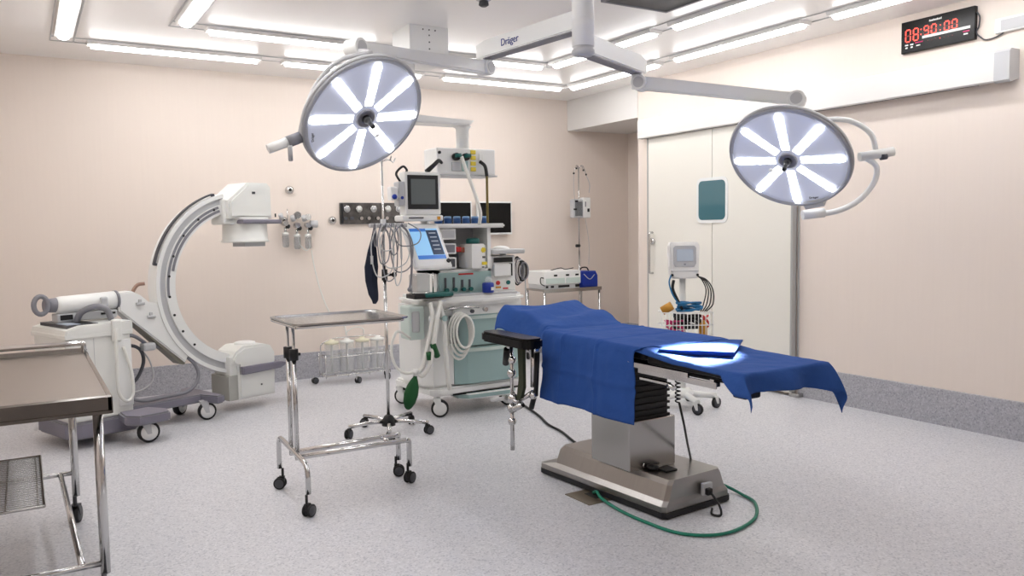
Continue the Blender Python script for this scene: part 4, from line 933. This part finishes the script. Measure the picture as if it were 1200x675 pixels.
b.prism([(.28, .28), (.50, .28), (.56, .45), (.52, .56), (.30, .56), (.24, .46)], 'z', .145, .215, bv=.012, m=PURPG); b.build('base', CA)
for x, y, r_, a in ((.40, -.47, .075, -.2), (.40, .47, .075, .3), (1.03, -.17, .07, -.3), (1.0, .19, .07, .5)): caster(CA, x, y, r_, .05, .16, a, HUBW, LGREY)
b = MB(OFFW); b.prism([(-.03, .185), (.40, .185), (.40, .80), (.10, .80), (-.04, .765), (-.04, .30)], 'y', -.27, .27, bv=.01)
b.box(-.055, .415, -.285, .285, .765, .80, bv=.008); b.prism([(-.055, .785), (-.04, .83), (.06, .855), (.415, .86), (.415, .79)], 'y', -.285, .285, bv=.008)
cab = b.build('cabinet', CA)
MB(LGREY).box(.14, .143, -.272, -.27, .2, .76).box(.295, .40, -.277, -.268, .25, .73, WHITE, bv=.004).build('side_panel', cab)
TC = frame((.93, 0, .36), (0, 1, 0), (-.36, 0, .93), (0, 0, .852))
MB(DGREY, SCRD, LCD).box(-.01, .20, -.22, .22, -.02, .008, DGREY, M=Matrix.Translation((0, 0, .852))).box(.0, .09, -.2, -.02, .007, .011, LCD, M=Matrix.Translation((0, 0, .852))).box(.1, .18, -.18, .18, .007, .011, BLACK, M=Matrix.Translation((0, 0, .852))).build('control_panel', cab)
sw = MB(DGREY)
for k_ in range(3):
    sw.tube([(.07 + .026 * (1 + .4 * k_) * math.cos(a), -.274, .645 + .036 * (1 + .35 * k_) * math.sin(a)) for a in [k_ + 3.6 * q / 14 for q in range(15)]], [.006, .002], n=6)
sw.build('swirl_emblem', cab)
MB(OFFW, HOSEW).tube([(.31, -.285, .84), (.28, -.31, .78), (.27, -.32, .55), (.275, -.32, .36), (.33, -.32, .29), (.38, -.31, .34), (.375, -.31, .5), (.33, -.30, .68)], .012, HOSEW, curve=True).box(.26, .33, -.31, -.27, .72, .88, OFFW, bv=.015).build('hand_switch_cable', cab)
MB(GREY, BLACK).tube([(.12, -.06, .86), (.14, -.10, .93), (.22, -.14, .97), (.30, -.14, .94), (.33, -.14, .87)], .022, GREY, curve=True).build('grip_handle', cab)
# horizontal carriage arm
ar = MB(WHITE, GREY, BLACK); ar.lathe([(.045, -.02), (.060, .0), (.064, .02), (.066, .40)], (.02, 0, .985), WHITE, 24, (1, 0, .03)); ar.lathe([(.069, .40), (.069, .42)], (.02, 0, .985), GREY, 24, (1, 0, .03)); ar.box(.0, .42, -.05, .05, .87, .93, LGREY, bv=.01); ar.box(.02, .10, -.062, -.048, .885, .92, BLACK); ar.box(.30, .40, -.06, -.05, .90, .915, BLACK); ar.build('carriage', CA)
MB(GREY).tube([(-.10 + .045 * math.cos(a), -.045, 1.0 + .062 * math.sin(a)) for a in [2 * PI * q / 20 for q in range(21)]], .017, cap=False).cyl((-.06, 0, .99), (.03, 0, .99), .045, GREY, r2=.055).build('rear_handle', CA)
MB(LGREY).box(.29, .345, -.08, -.05, .955, 1.03, bv=.012).build('brake_knob', CA)
# flat tapered carrier from the cylinder to the rail
cr = MB(WHITE, GREY)
CX, CZ, RO, RI = 1.47, 1.06, .755, .60
cr_pts = [(.43, .915), (.43, 1.05), (.535, 1.055), (.60, 1.02), (.66, .965), (.715, .955)]
for a in (188, 196, 204, 212, 220, 227): cr_pts.append((CX + (RO - .012) * math.cos(math.radians(a)), CZ + (RO - .012) * math.sin(math.radians(a))))
cr_pts += [(.93, .462)]
cr.prism(cr_pts, 'y', -.055, .075, bv=.01, m=WHITE)
cr.prism([(.425, .93), (.455, .93), (.94, .47), (.93, .445), (.90, .45)], 'y', -.04, .078, mat('olive_grey', (128, 124, 112), .5)); cr.build('carrier', CA)
for p in ((.585, .96), (.665, .855)): MB(LGREY, GREY).box(p[0] - .03, p[0] + .035, -.075, -.055, p[1] - .012, p[1] + .008, bv=.005).box(p[0] - .01, p[0] + .01, -.07, -.055, p[1], p[1] + .03).build('lever', CA)
# the C itself: an I-beam bent to an arc
ce = MB(WHITE, GREY, LGREY)
def arc(r0, r1, a0, a1, y0, y1, m_, N=48):
    rings = []
    for q in range(N + 1):
        a = math.radians(a0 + (a1 - a0) * q / N); c_, s_ = math.cos(a), math.sin(a)
        rings.append([Vector((CX + r1 * c_, y0, CZ + r1 * s_)), Vector((CX + r0 * c_, y0, CZ + r0 * s_)), Vector((CX + r0 * c_, y1, CZ + r0 * s_)), Vector((CX + r1 * c_, y1, CZ + r1 * s_))])
    n = 4; v = [p for r_ in rings for p in r_]
    f = [(i * n + j, i * n + (j + 1) % n, (i + 1) * n + (j + 1) % n, (i + 1) * n + j) for i in range(N) for j in range(n)] + [(3, 2, 1, 0), tuple(N * n + j for j in range(4))]
    vs, fs = ce._poly(v, f, m_, True); 
    for fc_ in fs: fc_.smooth = False
    bmesh.ops.recalc_face_normals(ce.bm, faces=fs)
A0, A1 = 102, 258
arc(RI, RI + .075, A0, A1, -.065, .065, WHITE); arc(RI + .075, RO - .03, A0, A1, -.045, .045, LGREY); arc(RO - .03, RO, A0, A1, -.065, .065, WHITE)
ce.build('c_rail', CA)
ce = MB(GREY); arc(RO - .105, RO - .085, 108, 186, -.068, -.064, GREY); arc(RI + .02, RI + .04, 108, 168, -.070, -.064, GREY); ce.build('rail_groove', CA)
ce = MB(DGREY); arc(RO + .012, RO + .024, 108, 166, -.05, -.02, DGREY); arc(RO - .002, RO + .02, 107, 108.5, -.05, -.02, DGREY); arc(RO - .002, RO + .02, 165, 166.5, -.05, -.02, DGREY); ce.build('cable_guard', CA)
dt = MB(BLACK)
for a in (112, 126, 142, 158, 172, 186, 199, 212, 225):
    a = math.radians(a); dt.cyl((CX + (RI + .055) * math.cos(a), -.071, CZ + (RI + .055) * math.sin(a)), (CX + (RI + .055) * math.cos(a), -.064, CZ + (RI + .055) * math.sin(a)), .010, n=8)
dt.build('rail_bolt', CA)
MB(GREY).tube([(.60, .06, .96), (.60, .08, 1.03), (.64, .08, 1.09), (.69, .06, 1.10)], .014, mat('brown_hose', (150, 120, 105), .5), curve=True).build('hose', CA)
# detector (top)
de = MB(OFFW); de.prism([(1.31, 1.60), (1.31, 1.745), (1.49, 1.895), (1.68, 1.895), (1.71, 1.86), (1.715, 1.60)], 'y', -.16, .16, bv=.02)
de.box(1.29, 1.40, -.10, .10, 1.55, 1.76, bv=.015); de.lathe([(.19, 1.40), (.195, 1.405), (.195, 1.415), (.185, 1.42), (.18, 1.56), (.20, 1.61)], (1.545, 0, 0), OFFW, 40); det = de.build('detector', CA)
MB(PURPG).box(1.40, 1.775, -.205, .12, 1.555, 1.59, bv=.01).build('bumper', det)
MB(LGREY).box(1.48, 1.68, -.09, .09, 1.365, 1.402, bv=.004).build('collimator', det)
MB(BLACK, LGREY).box(1.735, 1.745, -.166, -.158, 1.61, 1.64).box(1.52, 1.55, -.1635, -.159, 1.80, 1.82, DGREY).build('marking', det)
# tube (bottom)
tb = MB(OFFW); tb.prism([(1.34, .10), (1.69, .10), (1.70, .40), (1.70, .455), (1.66, .52), (1.60, .54), (1.40, .54), (1.33, .50), (1.29, .44), (1.29, .40), (1.34, .38)], 'y', -.15, .15, bv=.02)
tb.box(1.28, 1.35, -.12, .12, .30, .46, bv=.01); tbo = tb.build('x_ray_tube', CA)
MB(OFFW).lathe([(.09, .535), (.085, .555), (.06, .562)], (1.50, 0, 0), WHITE, 32).build('tube_port', tbo)
MB(PURPG).prism([(1.36, .31), (1.36, .375), (1.72, .375), (1.80, .36), (1.72, .32)], 'y', -.195, .16, bv=.008).build('bumper', tbo)
MB(LGREY).box(1.255, 1.345, -.13, .13, .10, .305, mat('fin_grey', (172, 172, 166), .5), bv=.003).build('vent_fins', tbo)
MB(DGREY).cyl((1.55, -.154, .20), (1.55, -.149, .20), .008, n=8).build('screw', tbo)
cb_ = MB(GREY)
cb_.tube([(.42, -.05, .66), (.52, -.02, .72), (.62, -.02, .66), (.66, 0, .62), (.86, 0, .58), (1.0, -.05, .45), (1.02, -.08, .33), (.92, -.1, .24), (.72, -.1, .225), (.55, -.08, .225), (.44, -.05, .28)], .014, curve=True); cb_.build('hose', CA)
MB(DGREY).tube([(.42, .0, .60), (.52, .0, .64), (.60, .0, .60), (.62, .0, .50), (.56, .0, .38), (.46, .0, .33)], .013, curve=True).tube([(.42, .05, .4), (.50, .05, .42), (.55, .05, .34), (.50, .05, .26), (.44, .05, .24)], .012, curve=True).build('hose', CA)
MB(LGREY).tube([(.60, .02, .62), (.68, .02, .50), (.70, .02, .36), (.62, .02, .29), (.50, .02, .28)], .006, curve=True).build('hose', CA)
MB(PALET, LGREY).box(.60, .70, -.06, .02, .59, .65, LGREY, bv=.015).build('cable_clamp', CA)
MB(BLACK).box(.40, .44, -.18, .12, .45, .72, bv=.006).build('connector_plate', CA)

# ------------------------------------------------------------------ steel back table (left foreground)
BT = thing('steel_table', 'long stainless steel work table with a raised rear rim at the left edge', 'table', (-5.40, -3.86, 0), 0)
tp = MB(TOPST, STEEL); tp.box(-.76, 0, -.74, .70, .83, .85, TOPST)
tp.build('table_top', BT)
MB(mat('apron_steel', (120, 116, 112), .22, metal=1.0)).prism([(-.742, .79), (-.742, .853), (-.72, .857), (-.70, .852), (-.74, .846), (-.735, .79)], 'x', -.76, 0).prism([(-.75, .790), (-.73, .790), (-.73, .802), (-.75, .802)], 'x', -.76, 0).box(-.012, .004, -.742, .70, .79, .853).build('apron', BT)
MB(CHROME).tube([(-.76, .70, .90), (-.01, .70, .90), (-.01, .70, .85)], .014, fil=.01).box(-.76, .0, .69, .71, .845, .875, STEEL).build('rear_rim', BT)
for nm, x, y in (('leg', -.045, -.66), ('leg', -.09, .49), ('leg', -.70, -.66), ('leg', -.70, .49)):
    MB(CHROME).cyl((x, y, .14), (x, y, .80), .0185, n=16).build(nm, BT)
    caster(BT, x, y, .045, .028, .145, 1.2, DGREY, DGREY)
MB(CHROME).cyl((-.70, .49, .26), (-.09, .49, .26), .012).build('stretcher', BT)
MB(CHROME).cyl((-.70, -.66, .18), (-.045, -.66, .18), .012).build('stretcher', BT)
MB(CHROME).cyl((-.155, .49, .26), (-.125, -.66, .18), .013).build('stretcher', BT)
gr = MB(STEEL); 
gr.tube([(-.24, -.57, .42), (-.24, .28, .42), (-.72, .28, .42), (-.72, -.57, .42), (-.24, -.57, .42)], .006, n=8)
for i in range(34): y = -.56 + i * .84 / 33; gr.cyl((-.72, y, .42), (-.24, y, .42), .003, n=5)
for i in range(5): x = -.26 - i * .11; gr.cyl((x, -.57, .416), (x, .28, .416), .004, n=5)
gr.cyl((-.70, -.66, .42), (-.70, .49, .42), .01, n=8); gr.cyl((-.55, .28, .42), (-.55, .49, .26), .006, n=8); gr.build('wire_shelf', BT)
